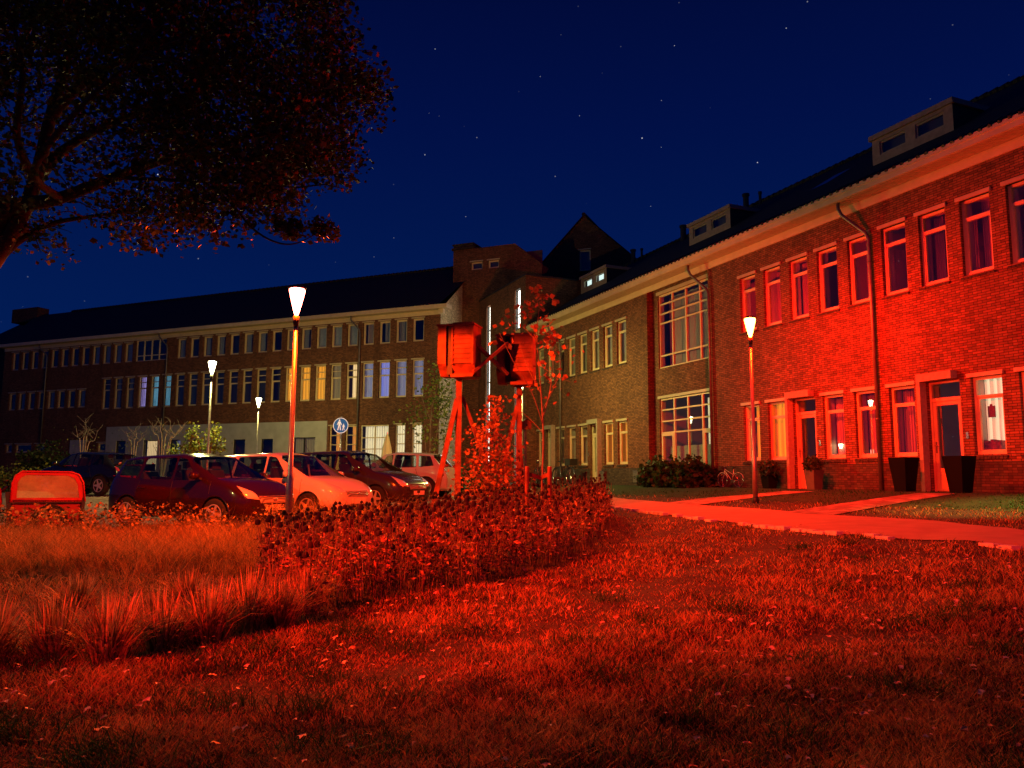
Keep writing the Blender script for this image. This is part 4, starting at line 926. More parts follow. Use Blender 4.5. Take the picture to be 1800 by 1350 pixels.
    def patch(nm, mn, P, dirn, off=.012, nu=8, nv=5, parent=None):
        """curved patch laid on the body: P four corners (bilinear), projected along dirn"""
        d = Vector(dirn); m = MB(); vs = []
        for j in range(nv+1):
            for i in range(nu+1):
                u = i/nu; v = j/nv; p = Vector(P[0])*(1-u)*(1-v)+Vector(P[1])*u*(1-v)+Vector(P[2])*u*v+Vector(P[3])*(1-u)*v
                h_ = bt.ray_cast(p-d*2, d); q = h_[0] if h_[0] else p; edge = i in (0, nu) or j in (0, nv)
                vs.append(q-d*(off if not edge else .001))
        m.add(vs, [(j*(nu+1)+i, j*(nu+1)+i+1, (j+1)*(nu+1)+i+1, (j+1)*(nu+1)+i) for j in range(nv) for i in range(nu)])
        return m.build(nm, mn, parent or o, True)
    F = L/2
    for s in (-1, 1):
        patch('headlight', 'headlight', [(F, s*hw*.50, .64), (F, s*hw*.88, .68), (F, s*hw*.97, .92), (F, s*hw*.62, .80)], (-.94, -s*.34, 0))
        hl = MB(); hl.lathe([(.0, 0), (.05, .0), (.055, .02)], 12)
        patch('taillight', 'taillight', [(-F, s*hw*.66, .82), (-F, s*hw*.86, .80), (-F, s*hw*.86, 1.08), (-F, s*hw*.74, 1.12)], (.94, -s*.34, 0))
        mm = MB(); q = (F-cowl-.42, s*(hw+.10), belt+.10); mm.lathe([(.02, -.11), (.085, -.09), (.10, 0), (.085, .09), (.02, .11)], 12)
        mo = mm.build('wing_mirror', paint, o, True, q); mo.rotation_euler = (R(90), 0, 0); mo.scale = (.75, .8, 1)
        ms_ = MB(); ms_.bar((q[0]+.03, s*hw*.93, belt+.03), (q[0], s*(hw+.03), belt+.07), .04); ms_.build('mirror_foot', 'black', mo)
        ms_.v = ms_.v; mf = [c for c in mo.children][0]; mf.matrix_parent_inverse = (Matrix.LocRotScale(mo.location, mo.rotation_euler, mo.scale)).inverted()
        for hx in (F-b0+.24, F-c0+.12):
            h_ = bt.ray_cast(Vector((hx, s*3, belt-.16)), Vector((0, -s, 0)))
            if h_[0]: yb = h_[0].y; hb = MB(); hb.tube([(hx-.10, yb, belt-.16), (hx-.08, yb+s*.03, belt-.16), (hx+.08, yb+s*.03, belt-.16), (hx+.10, yb, belt-.16)], .013, 6); hb.build('handle', sp.get('hmat', paint), o, True)
    patch('grille', 'grille_mesh', [(F, -.40, .57), (F, .40, .57), (F, .44, .69), (F, -.44, .69)], (-1, 0, 0), .01)
    patch('grille_trim', 'chrome', [(F, -.43, .70), (F, .43, .70), (F, .43, .715), (F, -.43, .715)], (-1, 0, 0), .018, 8, 2)
    patch('air_intake', 'black', [(F, -.52, .28), (F, .52, .28), (F, .46, .40), (F, -.46, .40)], (-1, 0, 0), .006)
    em = bt.ray_cast(Vector((3*F, 0, .65)), Vector((-1, 0, 0)))[0]
    if em: b = MB(); b.lathe([(.0, 0), (.05, 0), (.05, .012), (.02, .016)], 14); e_ = b.build('emblem', 'chrome', o, True, (em.x+.012, 0, .65)); e_.rotation_euler = (0, R(90), 0); e_.scale = (.6, 1.2, 1)
    pf = bt.ray_cast(Vector((3*F, 0, .46)), Vector((-1, 0, 0)))[0]; px = (pf.x if pf else F)+.02
    b = MB(); b.box(px-.01, px, -.26, .26, .425, .535); po = b.build('number_plate', 'plate', o)
    if plate:
        cu = bpy.data.curves.new('t', 'FONT'); cu.body = plate; cu.size = .128; cu.align_x = 'CENTER'; cu.align_y = 'CENTER'; cu.extrude = .001; cu.offset = .0012
        to = bpy.data.objects.new('t', cu); COL.objects.link(to); bpy.context.view_layer.update()
        tm = bpy.data.meshes.new_from_object(to.evaluated_get(bpy.context.evaluated_depsgraph_get())); bpy.data.objects.remove(to)
        tm.materials.clear(); tm.materials.append(MATS['plate_ink']); t = inst('plate_text', tm, po, (px+.002, 0, .478)); t.rotation_euler = (R(90), 0, R(90)); t.scale = (1.0, 1, 1)
    sm_ = MB()
    for s in (-1, 1):
        for (x0_, x1_) in ((F-cowl-.12, F-cowl-.12), (F-b0-.03, F-b0-.03), (F-c0+.02, F-c0-.22)):
            pts = []
            for k in range(9):
                zz_ = .34+(belt-.36)*k/8; h_ = bt.ray_cast(Vector((x0_+(x1_-x0_)*(1-k/8), s*3, zz_)), Vector((0, -s, 0)))
                if h_[0]: pts.append(h_[0])
            if len(pts) > 3: sm_.tube(pts, .0055, 4)
        pts = [bt.ray_cast(Vector((F-cowl-.1-(c0-cowl+.1)*k/12, s*3, .40)), Vector((0, -s, 0)))[0] for k in range(13)]; pts = [p for p in pts if p]
        if len(pts) > 3: sm_.tube(pts, .012, 5)
    sm_.build('door_seams', 'black', body)
    an = MB(); an.tube([(-F+L-rt-.1+(-L+2*F)*0 if 0 else F-rt+.25, 0, Hh-.03), (F-rt+.05, 0, Hh+.22)], [.006, .003], 5); an.build('aerial', 'black', o)
    return o
mpv = dict(cowl=.86, wtop=1.72, bpil=2.02, cpil=3.02, rtop=3.72, rbot=3.90, hood=1.02, belt=1.02, nose=.66)
scen = dict(cowl=.92, wtop=1.85, bpil=2.15, cpil=3.15, rtop=3.98, rbot=4.12, hood=1.0, belt=1.0, nose=.62)
hat = dict(cowl=.95, wtop=1.62, bpil=1.95, cpil=2.80, rtop=3.30, rbot=3.62, hood=.95, belt=.96, nose=.6)
p1 = car_mats('dark_red', (.022, .004, .004)); p2_ = car_mats('white', (.62, .6, .58)); p3_ = car_mats('dark', (.035, .02, .02)); p4_ = car_mats('silver', (.48, .46, .44)); p5_ = car_mats('black', (.008, .009, .012))
car('parked_car', 'very dark red hatchback nearest the camera, plate starting 01-NN', -6.72, 17.17, R(-25), 4.07, 1.76, 1.60, p1, mpv, plate='01-NNV')
car('parked_car', 'pale white people carrier between the two dark cars', -5.55, 19.55, R(-25), 4.30, 1.80, 1.63, p2_, scen)
car('parked_car', 'dark people carrier to the right of the white one', -4.45, 21.95, R(-25), 4.40, 1.82, 1.62, p3_, scen)
car('parked_car', 'pale hatchback seen from its side behind the wooden posts', -3.75, 26.4, R(166), 3.85, 1.68, 1.50, p4_, hat)
car('parked_car', 'black car at the back left, facing the hedge', -14.5, 27.2, R(158), 4.0, 1.72, 1.48, p5_, hat)
# ------------------------------------------------------------ cargo bicycle
mat('canvas_red', (.36, .012, .012), .45, noise=.2, nscale=5, bump=.3, bscale=7); mat('board_red', (.24, .012, .010), .5); mat('frame_red', (.42, .03, .025), .3, .2, .5)
leaf_mat('clear_window_lit', (.60, .50, .26), (.9, .78, .45), 4, .6)  # yellow tint puts lamplight shining through the sheet into its colour
_m = MATS['clear_window_lit']; _n = _m.node_tree.nodes; _l = _m.node_tree.links; _t = _n.new('ShaderNodeBsdfTransparent'); _x = _n.new('ShaderNodeMixShader'); _x.inputs[0].default_value = .22
_s = [k for k in _n if k.type == 'MIX_SHADER' and k != _x][0]; _l.new(_s.outputs[0], _x.inputs[1]); _l.new(_t.outputs[0], _x.inputs[2]); _l.new(_x.outputs[0], _n['Material Output'].inputs['Surface'])
cx0 = at(15, 900, 15.6).x; bw = 1.30
cb = thing('cargo_bicycle', 'cargo bicycle with red box and red rain canopy with clear window at the left edge', 'cargo bicycle', (cx0, 15.6, Hf(cx0, 15.6)), R(31))
b = MB(); b.prism([(.10, .10), (bw-.06, .10), (bw-.02, .60), (.04, .60)], -.34, .34); b.build('box', 'board_red', cb)
fr = MB()
for y in (-.36, .36):
    fr.bar((.06, y, .06), (-.03, y, .80), .08, .05); fr.bar((bw-.05, y, .08), (bw-.02, y, .68), .06, .05); fr.bar((.0, y, .60), (bw, y, .60), .04, .05)
fr.build('box_frame', 'dark_metal', cb)
cn = MB(); n = 12; P = [(.02, .60), (.03, .98), (.08, 1.12), (.18, 1.20), (bw-.28, 1.19), (bw-.14, 1.14), (bw-.05, .98), (bw, .60)]
for i in range(len(P)-1):
    a, b_ = P[i], P[i+1]; cn.add([(a[0], -.38, a[1]), (b_[0], -.38, b_[1]), (b_[0], .38, b_[1]), (a[0], .38, a[1])], [(0, 1, 2, 3)])
for y in (-.38, .38):
    I = [(.12, .68), (.12, .98), (.17, 1.08), (.25, 1.13), (bw-.34, 1.12), (bw-.22, 1.07), (bw-.15, .94), (bw-.11, .68)]
    for i in range(len(P)-1): cn.add([(P[i][0], y, P[i][1]), (P[i+1][0], y, P[i+1][1]), (I[i+1][0], y, I[i+1][1]), (I[i][0], y, I[i][1])], [(0, 1, 2, 3)])
    cn.add([(P[0][0], y, P[0][1]), (I[0][0], y, I[0][1]), (I[-1][0], y, I[-1][1]), (P[-1][0], y, P[-1][1])], [(0, 1, 2, 3)])
cn.tube([(p[0], -.385, p[1]) for p in P], .018, 6); cn.tube([(I[0][0]-.05, -.39, .64), (I[-1][0]+.05, -.39, .635)], .014, 6)
cn.build('canopy', 'canvas_red', cb, True)
m = MB(); nu, nv = 14, 8; vs = []
for j in range(nv+1):
    for i in range(nu+1):
        u = i/nu; v = j/nv; vs.append((.12+(bw-.23)*u, -.368+.012*math.sin(u*9+v*5)*math.sin(v*3.1), .67+.46*v))
m.add(vs, [(j*(nu+1)+i, j*(nu+1)+i+1, (j+1)*(nu+1)+i+1, (j+1)*(nu+1)+i) for j in range(nv) for i in range(nu)]); m.build('canopy_window', 'clear_window_lit', cb, True)
def wheel_mesh(r, tyre=.02, spokes=18):
    t = MB(); t.tube([(r*math.cos(2*math.pi*k/32), 0, r*math.sin(2*math.pi*k/32)) for k in range(32)], tyre, 8, closed=True)
    s = MB(); s.tube([((r-tyre*1.6)*math.cos(2*math.pi*k/32), 0, (r-tyre*1.6)*math.sin(2*math.pi*k/32)) for k in range(32)], .008, 6, closed=True)
    for k in range(spokes):
        a = 2*math.pi*k/spokes; s.tube([(.02*math.cos(a+.8), .02*(-1)**k, .02*math.sin(a+.8)), ((r-tyre*1.5)*math.cos(a), 0, (r-tyre*1.5)*math.sin(a))], .0018, 4)
    s.tube([(0, -.03, 0), (0, .03, 0)], .02, 8); return t.mesh('tyre', 'tyre', True), s.mesh('rim', 'steel')
wt, wrm = wheel_mesh(.25)
for y in (-.42, .42):
    t = inst('wheel', wt, cb, (bw*.55, y, .25)); inst('rim', wrm, t)
    f = MB(); f.tube([(bw*.55+.29*math.cos(a), y, .25+.29*math.sin(a)) for a in [math.pi*k/12 for k in range(13)]], .022, 6); f.build('mudguard', 'black', cb, True)
f = MB(); f.tube([(.0, 0, .45), (-.45, 0, .30), (-.95, 0, .34)], .028, 8); f.tube([(-.05, 0, .9), (-.62, 0, .32)], .024, 8); f.tube([(-.62, 0, .32), (-.72, 0, .86)], .02, 8); f.tube([(-.72, 0, .8), (-1.05, 0, .34)], .016, 8); f.tube([(-.08, 0, .86), (-.62, 0, .45)], .018, 8)
f.build('frame', 'frame_red', cb, True)
rc = MB(); rc.lathe([(.03, .30), (.16, .36), (.19, .62), (.15, .86), (.04, .95)], 12); rc.build('rain_cover', 'canvas_red', cb, True, (-.30, -.25, 0))
f = MB(); f.tube([(-.05, -.30, 1.02), (-.12, -.28, 1.0), (-.06, 0, .96), (-.12, .28, 1.0), (-.05, .3, 1.02)], .014, 8); f.tube([(-.06, 0, .96), (-.02, 0, .6)], .018, 8); f.build('handlebar', 'black', cb, True)
f = MB(); f.lathe([(.03, 0), (.11, .02), (.12, .05), (.04, .07)], 12); so = f.build('saddle', 'black', cb, True, (-.74, 0, .88)); so.scale = (1.2, .8, 1)
wt2, wr2 = wheel_mesh(.34); t = inst('wheel', wt2, cb, (-1.05, 0, .34)); inst('rim', wr2, t)
# ------------------------------------------------------------ bicycles
def bicycle(label, x, y, rz, paint, s=1.0, basket=False):
    o = thing('bicycle', label, 'bicycle', (x, y, Hf(x, y)+.02), rz, 'bicycles by the brick wall'); o.scale = (s, s, s)
    a, b = wheel_mesh(.34, .019, 20)
    for wx in (-.53, .55): t = inst('wheel', a, o, (wx, 0, .34)); inst('rim', b, t)
    f = MB(); T = lambda p, r=.016: f.tube([(q[0], 0, q[1]) for q in p], r, 8)
    T([(-.12, .30), (-.24, .88)]); T([(-.12, .30), (.37, .80)], .02); T([(-.19, .62), (.36, .88)], .014); T([(-.12, .30), (-.53, .34)], .010); T([(-.21, .78), (-.53, .34)], .009); T([(.36, .92), (.42, .62), (.55, .34)], .014); f.build('frame', paint, o, True)
    h = MB(); h.tube([(.30, -.27, 1.04), (.40, -.24, 1.06), (.37, 0, 1.0), (.40, .24, 1.06), (.30, .27, 1.04)], .012, 8); h.tube([(.37, 0, 1.0), (.36, 0, .9)], .014, 8); h.build('handlebar', 'steel', o, True)
    sd = MB(); sd.lathe([(.02, 0), (.09, .015), (.10, .04), (.03, .06)], 12); q = sd.build('saddle', 'black', o, True, (-.26, 0, .93)); q.scale = (1.4, .8, 1)
    for wx in (-.53, .55): g = MB(); g.tube([(wx+.375*math.cos(t), 0, .34+.375*math.sin(t)) for t in [math.pi*(.12+.8*k/12) for k in range(13)]], .018, 6); g.build('mudguard', paint, o, True)
    c = MB(); c.tube([(-.12, -.03, .30), (-.12, .03, .30)], .085, 16); c.tube([(-.12, .05, .30), (-.05, .06, .16)], .01, 6); c.box(-.08, -.01, .05, .13, .14, .17); c.build('crank', 'dark_metal', o)
    r = MB(); r.tube([(-.22, .06, .74), (-.85, .06, .74)], .008, 6); r.tube([(-.22, -.06, .74), (-.85, -.06, .74)], .008, 6); r.tube([(-.53, .07, .34), (-.72, .06, .74)], .007, 6); r.build('carrier', 'dark_metal', o)
    if basket: k = MB(); k.box(.42, .80, -.20, .20, .78, 1.06); k.build('crate', 'black', o)
    return o
def front1(px, out):   # a spot standing in front of the right wing's facade
    x = h1(px, 842)[0]; x = h1(px, 842, -out)[0]; return O1[0]+U1[0]*x-IN1[0]*out, O1[1]+U1[1]*x-IN1[1]*out
mat('bike_pale', (.5, .42, .38), .35, .3, .5); mat('bike_dark', (.05, .05, .06), .35, .3, .5); mat('bike_red', (.3, .05, .04), .35, .2, .5)
q = front1(990, .95); bicycle('upright bicycle with black front crate behind the tree stakes', q[0], q[1], RZ1+R(6), 'bike_dark', 1.0, True)
q = front1(948, 1.2); bicycle('bicycle half hidden behind the stakes, farthest from the camera', q[0], q[1], RZ1+R(-8), 'bike_red', 1.0)
q = front1(1284, .55); bicycle("small pale child's bicycle right of the leafy bush", q[0], q[1], RZ1+R(180+5), 'bike_pale', .62)
# ------------------------------------------------------------ sign
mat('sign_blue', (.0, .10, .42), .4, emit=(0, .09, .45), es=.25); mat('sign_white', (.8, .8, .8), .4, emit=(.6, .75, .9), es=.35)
q = at(599, 748, 30); gz_ = Hf(q.x, q.y)
sg = thing('traffic_sign', 'round blue footpath sign showing an adult and a child on a thin pole', 'traffic sign', (q.x, 30, gz_), R(-6))
zc = q.z-gz_
MB().tube([(0, .04, -.1), (0, .04, zc+.36)], .026, 8).build('pole', 'steel', sg, True)
b = MB(); b.lathe([(.30, 0), (.30, .008)], 40); d = b.build('disc', 'sign_white', sg, loc=(0, 0, zc)); d.rotation_euler = (R(90), 0, 0)
b = MB(); b.lathe([(.275, .0), (.275, .010)], 40); e_ = b.build('blue_field', 'sign_blue', d); e_.location = (0, 0, .001)
fg = MB()
def fig(cx, cz, s, dirn):
    y = -.013; P = lambda pts: fg.prism([(cx+a*s, zc+cz+b*s) for a, b in pts], y-.004, y)
    fg.prism([(cx+.032*s*math.cos(2*math.pi*k/14), zc+cz+.20*s+.036*s*math.sin(2*math.pi*k/14)) for k in range(14)], y-.004, y)
    P([(-.045, .155), (.045, .155), (.040, -.01), (-.040, -.01)]); P([(-.040, -.01), (.0, -.01), (-.045, -.20), (-.085, -.20)]); P([(0, -.01), (.040, -.01), (.075, -.20), (.035, -.20)])
    P([(-.045, .155), (-.03, .12), (-.085, .0), (-.105, .015)]); P([(.045, .155), (.03, .12), (.085, .0), (.105, .015)])
fig(-.05, .01, .95, 1); fig(.115, -.07, .58, 1)
fg.build('figures', 'sign_white', sg)
# ------------------------------------------------------------ planters, letter boxes, parasol, chair, fence
mat('planter_dark', (.004, .004, .004), .8, spec=.1); mat('planter_clay', (.10, .10, .075), .8, noise=.1)
def planter(px, out, w0, w1, h, label, m, bush, rz=0, name='planter'):
    x, y = front1(px, out); o = thing(name, label, 'planter', (x, y, Hf(x, y)), RZ1+rz, 'planters beside the front doors')
    b = MB(); t = .03
    b.add([(-w0/2, -w0/2, 0), (w0/2, -w0/2, 0), (w0/2, w0/2, 0), (-w0/2, w0/2, 0), (-w1/2, -w1/2, h), (w1/2, -w1/2, h), (w1/2, w1/2, h), (-w1/2, w1/2, h),
           (-w1/2+t, -w1/2+t, h), (w1/2-t, -w1/2+t, h), (w1/2-t, w1/2-t, h), (-w1/2+t, w1/2-t, h), (-w1/2+t, -w1/2+t, h-.06), (w1/2-t, -w1/2+t, h-.06), (w1/2-t, w1/2-t, h-.06), (-w1/2+t, w1/2-t, h-.06)],
          [(0, 3, 2, 1), (0, 1, 5, 4), (1, 2, 6, 5), (2, 3, 7, 6), (3, 0, 4, 7), (4, 5, 9, 8), (5, 6, 10, 9), (6, 7, 11, 10), (7, 4, 8, 11), (8, 9, 13, 12), (9, 10, 14, 13), (10, 11, 15, 14), (11, 8, 12, 15)])
    b.build('pot', m, o); s = MB(); s.box(-w1/2+t, w1/2-t, -w1/2+t, w1/2-t, h-.07, h-.055); s.build('potting_soil', 'soil', o)
    if bush:
        n = 700; P = rng.normal(size=(n, 3)); P /= np.linalg.norm(P, axis=1)[:, None]; P *= (.55+.45*rng.random(n))[:, None]*np.array([.28, .28, .22])*bush; P[:, 2] += h+.14*bush
        V, F = leaves_geo(P, .05); np_mesh('plant', V, F, 'hedge_leaf', o)
    return o
planter(1431, .62, .26, .36, .52, 'square stone planter with a dark bush right of the far door', 'planter_clay', 1.0)
planter(1352, .50, .26, .34, .40, 'planter with a dark bush left of the far door, behind the lamp pole', 'planter_dark', 1.1)
planter(1590, .75, .30, .46, .78, 'tall empty black planter left of the near door', 'planter_dark', 0)
planter(1688, .80, .30, .46, .78, 'tall empty black planter right of the near door', 'planter_dark', 0)
def letter_box(px, label, y0=.45):
    x = h1(px, 842, -.03)[0]; o = thing('letter_box', label, 'letter box', (O1[0]+U1[0]*x, O1[1]+U1[1]*x, FL), RZ1, 'letter boxes on the right wing')
    b = MB(); b.box(-.17, .17, -.16, -.024, y0, y0+.42); b.build('box', 'zinc', o); c = MB(); c.box(-.18, .18, -.18, -.024, y0+.421, y0+.45); c.box(-.12, .12, -.165, -.161, y0+.34, y0+.37); c.build('lid', 'steel', o)
letter_box(1063, 'grey letter box right of the green-lit door', .12); letter_box(1122, 'grey letter box nearest the recessed bay', .12); letter_box(1357, 'dark letter box between the far door and its left planter', .20)
q = at(680, 790, 33.5); o = thing('parasol', 'closed cream parasol standing before the lit garden windows', 'parasol', (q.x, q.y, Hf(q.x, q.y)))
zt = EYE+(841-765)/FPX*33.5-Hf(q.x, q.y); b = MB(); n = 28
pr = [(.02, zt), (.06, zt-.12), (.16, zt-.6), (.22, zt-1.2), (.26, zt-1.55), (.20, zt-1.6)]; vs = []; fs = []
for r_, z in pr: vs += [((r_*(1+.22*math.cos(8*2*math.pi*k/n)))*math.cos(2*math.pi*k/n), (r_*(1+.22*math.cos(8*2*math.pi*k/n)))*math.sin(2*math.pi*k/n), z) for k in range(n)]
for i in range(len(pr)-1):
    for k in range(n): fs.append((i*n+k, i*n+(k+1) % n, (i+1)*n+(k+1) % n, (i+1)*n+k))
b.add(vs, fs); b.build('canopy', mat('parasol_cloth', (.62, .62, .42), .8).name, o, True); MB().tube([(0, 0, 0), (0, 0, zt+.05)], .025, 8).build('pole', 'steel', o)
b = MB(); b.lathe([(.28, 0), (.28, .08), (.06, .1)], 16); b.build('base', 'concrete', o)
q = at(770, 800, 30); o = thing('garden_chair', 'small bright yellow chair behind the braced post', 'chair', (q.x, q.y, Hf(q.x, q.y)), R(20))
mat('yellow_paint', (.75, .68, .05), .4)
b = MB(); b.box(-.24, .24, -.24, .24, .42, .46); b.build('seat', 'yellow_paint', o)
for sx in (-.22, .22):
    for sy in (-.22, .22): MB().bar((sx, sy, 0), (sx, sy, .42 if sy < 0 else 1.02), .04).build('leg', 'yellow_paint', o)
b = MB()
for k in range(3): b.box(-.24, .24, .20, .24, .60+.14*k, .68+.14*k)
b.build('backrest', 'yellow_paint', o)
q = at(795, 800, 33); fo_ = thing('garden_fence', 'dark wire fence panel below the tower', 'fence', (q.x, q.y, Hf(q.x, q.y)), RZ2)
b = MB()
for k in range(26): b.bar((-.3+.08*k, 0, .05), (-.3+.08*k, 0, 1.25), .008)
for z in (.1, .5, .9, 1.25): b.bar((-.3, 0, z), (1.75, 0, z), .012)
b.build('mesh_panel', 'dark_metal', fo_)
for xx in (-.32, 1.76): MB().bar((xx, 0, 0), (xx, 0, 1.35), .06).build('post', 'dark_metal', fo_)
# lights and small things seen in the windows
def inside(px, py, out): x, z = h1(px, py, out); return (O1[0]+U1[0]*x+IN1[0]*out, O1[1]+U1[1]*x+IN1[1]*out, z)
q = inside(1478, 784, .36); o = thing('window_lantern', 'small white lit lantern hanging behind the window right of the far door', 'lantern', q)
b = MB(); b.lathe([(.02, -.07), (.035, -.05), (.065, .05), (.06, .055)], 10); b.build('shade', 'candle', o); b = MB(); b.tube([(0, 0, .055), (0, 0, .16)], .006, 5); b.lathe([(.075, .055), (.03, .08)], 8); b.build('cap', 'black', o)
for k, px in enumerate((1531, 1535.5)):
    q = inside(px, 795, .30); b = MB(); b.tube([(0, 0, 0), (0, 0, .14)], .016, 8); b.build('c', 'lit_white')
    o = COL.objects[-1]; o.name = 'candle'; o.location = q; o.location.z = SG+.07; tag(o, ('left' if k == 0 else 'right')+' one of two glowing candles on the sill beside the downpipe', 'candle', 'candles on the window sill')
q = inside(1743, 723, .25); b = MB(); b.box(-.085, .085, 0, .012, -.13, .12); b.box(-.03, .03, -.006, .0, .12, .16); o = b.build('notice', mat('cardboard', (.17, .09, .045), .8).name, loc=q); o.rotation_euler = (0, 0, RZ1); tag(o, 'brown notice board hanging in the brightly lit window', 'notice')
x0_ = h1(1722, 780, .3)[0]; b = MB(); rr = random.Random(3); c = 0.
while c < .52: t = rr.uniform(.025, .05); hh = rr.uniform(.20, .27); b.box(c, c+t-.004, 0, .16, 0, hh, 0); c += t
o = b.build('book_row', mat('books', (.22, .08, .05), .7, noise=.6, nscale=12).name, loc=(O1[0]+U1[0]*x0_+IN1[0]*.24, O1[1]+U1[1]*x0_+IN1[1]*.24, SG+.07)); o.rotation_euler = (0, 0, RZ1); tag(o, 'row of upright books on the sill of the bright window', 'books')
# ------------------------------------------------------------ vegetation
def gpoly(P): return [g1(*p) for p in P]
bed = gpoly([(552, 1078), (640, 1060), (760, 1040), (900, 1017), (1000, 990), (1045, 958), (1078, 925), (1066, 903), (1040, 892), (940, 905), (830, 925), (700, 938), (600, 948), (520, 962), (470, 985), (455, 1030), (500, 1075)])
pathpoly = near+far[::-1]
s1p = side1[0]+side1[1][::-1]; s2p = side2[0]+side2[1][::-1]
pavepoly = [(-34, 15.2), (-9.4, 15.7), (-6.8, 15.0), (-3.4, 14.8), (-1.4, 18.5), (.2, 24), (.6, 30), (1, 33), (-4, 38.5), (-34, 60)]
def on_turf(x, y):
    d = D1-(x*IN1[0]+y*IN1[1])
    return (d > .06) & ~inpoly(x, y, pathpoly) & ~inpoly(x, y, s1p) & ~inpoly(x, y, s2p) & ~inpoly(x, y, pavepoly)
def scatter(n, x0, x1, y0, y1):
    px = rng.uniform(x0, x1, n); py = rng.uniform(y0, y1, n); x, y = G(px, py); return x, y
def vnoise(x, y, s, seed=0):
    return (np.sin(x*s*1.3+seed)*np.sin(y*s*1.1+seed*2)+np.sin(x*s*2.7-y*s*1.9+seed)*.6+np.sin(x*s*5.1+y*s*4.3)*.4)/2
meadowA = [g1(*p) for p in ((-350, 938), (150, 936), (300, 936), (420, 937), (520, 938), (640, 936), (720, 932), (800, 926), (600, 950), (520, 964), (470, 990), (455, 1018), (300, 1012), (100, 1016), (-350, 1016))]
X, Y = scatter(480000, -420, 2350, 862, 1720)
ok = on_turf(X, Y) & ~inpoly(X, Y, bed) & (Y < 34); X, Y = X[ok], Y[ok]
md = inpoly(X, Y, meadowA); ok = ~md; X, Y = X[ok], Y[ok]
d = D1-(X*IN1[0]+Y*IN1[1])
gr = (d+.35*vnoise(X, Y, 1.5)) < 3.0
k = rng.random(len(X)); cl = vnoise(X, Y, 1.0, 3)+.7*vnoise(X, Y, 3.1, 1)
ok = k < np.clip(.95+.4*cl, .75, 1); X, Y, gr, cl = X[ok], Y[ok], gr[ok], cl[ok]
h = .046+.032*np.clip(cl, -1, 1.2)+.02*rng.random(len(X)); wd = .0022+.00066*Y
V, F = blades_geo(X[~gr], Y[~gr], h[~gr], wd[~gr]*1.1, .9)
tag(np_mesh('lawn_grass', V, F, 'lawn'), kind='stuff')
V, F = blades_geo(X[gr], Y[gr], h[gr], wd[gr]*1.3, .8); tag(np_mesh('front_lawn_grass', V, F, 'lawn_green'), kind='stuff')
print('LAWN', len(X))
# coarse clumps that stand out of the lawn
X, Y = scatter(160, -100, 1950, 930, 1420); ok = on_turf(X, Y) & ~inpoly(X, Y, bed) & ~inpoly(X, Y, meadowA); X, Y = X[ok], Y[ok]
cx_ = np.repeat(X, 70)+rng.normal(0, .10, len(X)*70); cy_ = np.repeat(Y, 70)+rng.normal(0, .08, len(X)*70)
V, F = blades_geo(cx_, cy_, np.repeat(rng.uniform(.07, .16, len(X)), 70), .0025+.0006*cy_, 1.3); tag(np_mesh('coarse_grass', V, F, 'lawn_green'), kind='stuff')
# meadow of tall feathery grass in front of the cars
X, Y = scatter(190000, -330, 830, 924, 1045); ok = inpoly(X, Y, meadowA) & ~inpoly(X, Y, bed); X, Y = X[ok], Y[ok]; X = X[:70000]; Y = Y[:70000]
ok = vnoise(X, Y, 2.9, 6)+rng.normal(0, .45, len(X)) > -.45; X, Y = X[ok], Y[ok]
V, F = blades_geo(X, Y, .25+.14*vnoise(X, Y, 1.1, 2)+.10*vnoise(X, Y, 4.1, 3)+.22*rng.random(len(X))**5, .0055+.0*Y, .95); tag(np_mesh('meadow_grass', V, F, 'meadow'), kind='stuff')
tallp = gpoly([(505, 945), (505, 934), (600, 929), (720, 924), (820, 918), (900, 905), (960, 895), (1000, 888), (1030, 892), (940, 907), (830, 927), (700, 940), (600, 950)])
X, Y = scatter(60000, 490, 1040, 884, 954); ok = inpoly(X, Y, tallp) & (rng.random(len(X)) < .55); X, Y = X[ok], Y[ok]; wl_ = np.clip((-1.0-X)/2, 0, 1)
V, F = blades_geo(X, Y, .42+.16*wl_+.18*vnoise(X, Y, 2.3, 4)+.1*rng.random(len(X)), .0065, .55); tag(np_mesh('tall_grass', V, F, 'meadow'), kind='stuff')
# leafy weeds along the meadow's far edge
X, Y = scatter(900, -200, 760, 930, 950); ok = rng.random(len(X)) < .16+.12*(vnoise(X, Y, 2.0) > .1); X, Y = X[ok], Y[ok]
P = []
for x, y in zip(X, Y):
    hh = rng.uniform(.25, .62); n = int(18+hh*40); t = rng.random(n)**.7
    P.append(np.stack([x+rng.normal(0, .09, n)*(.4+t), y+rng.normal(0, .09, n), H(x, y)+t*hh], 1))
P = np.concatenate(P); V, F = leaves_geo(P, .045); tag(np_mesh('weeds', V, F, 'meadow'), kind='stuff')
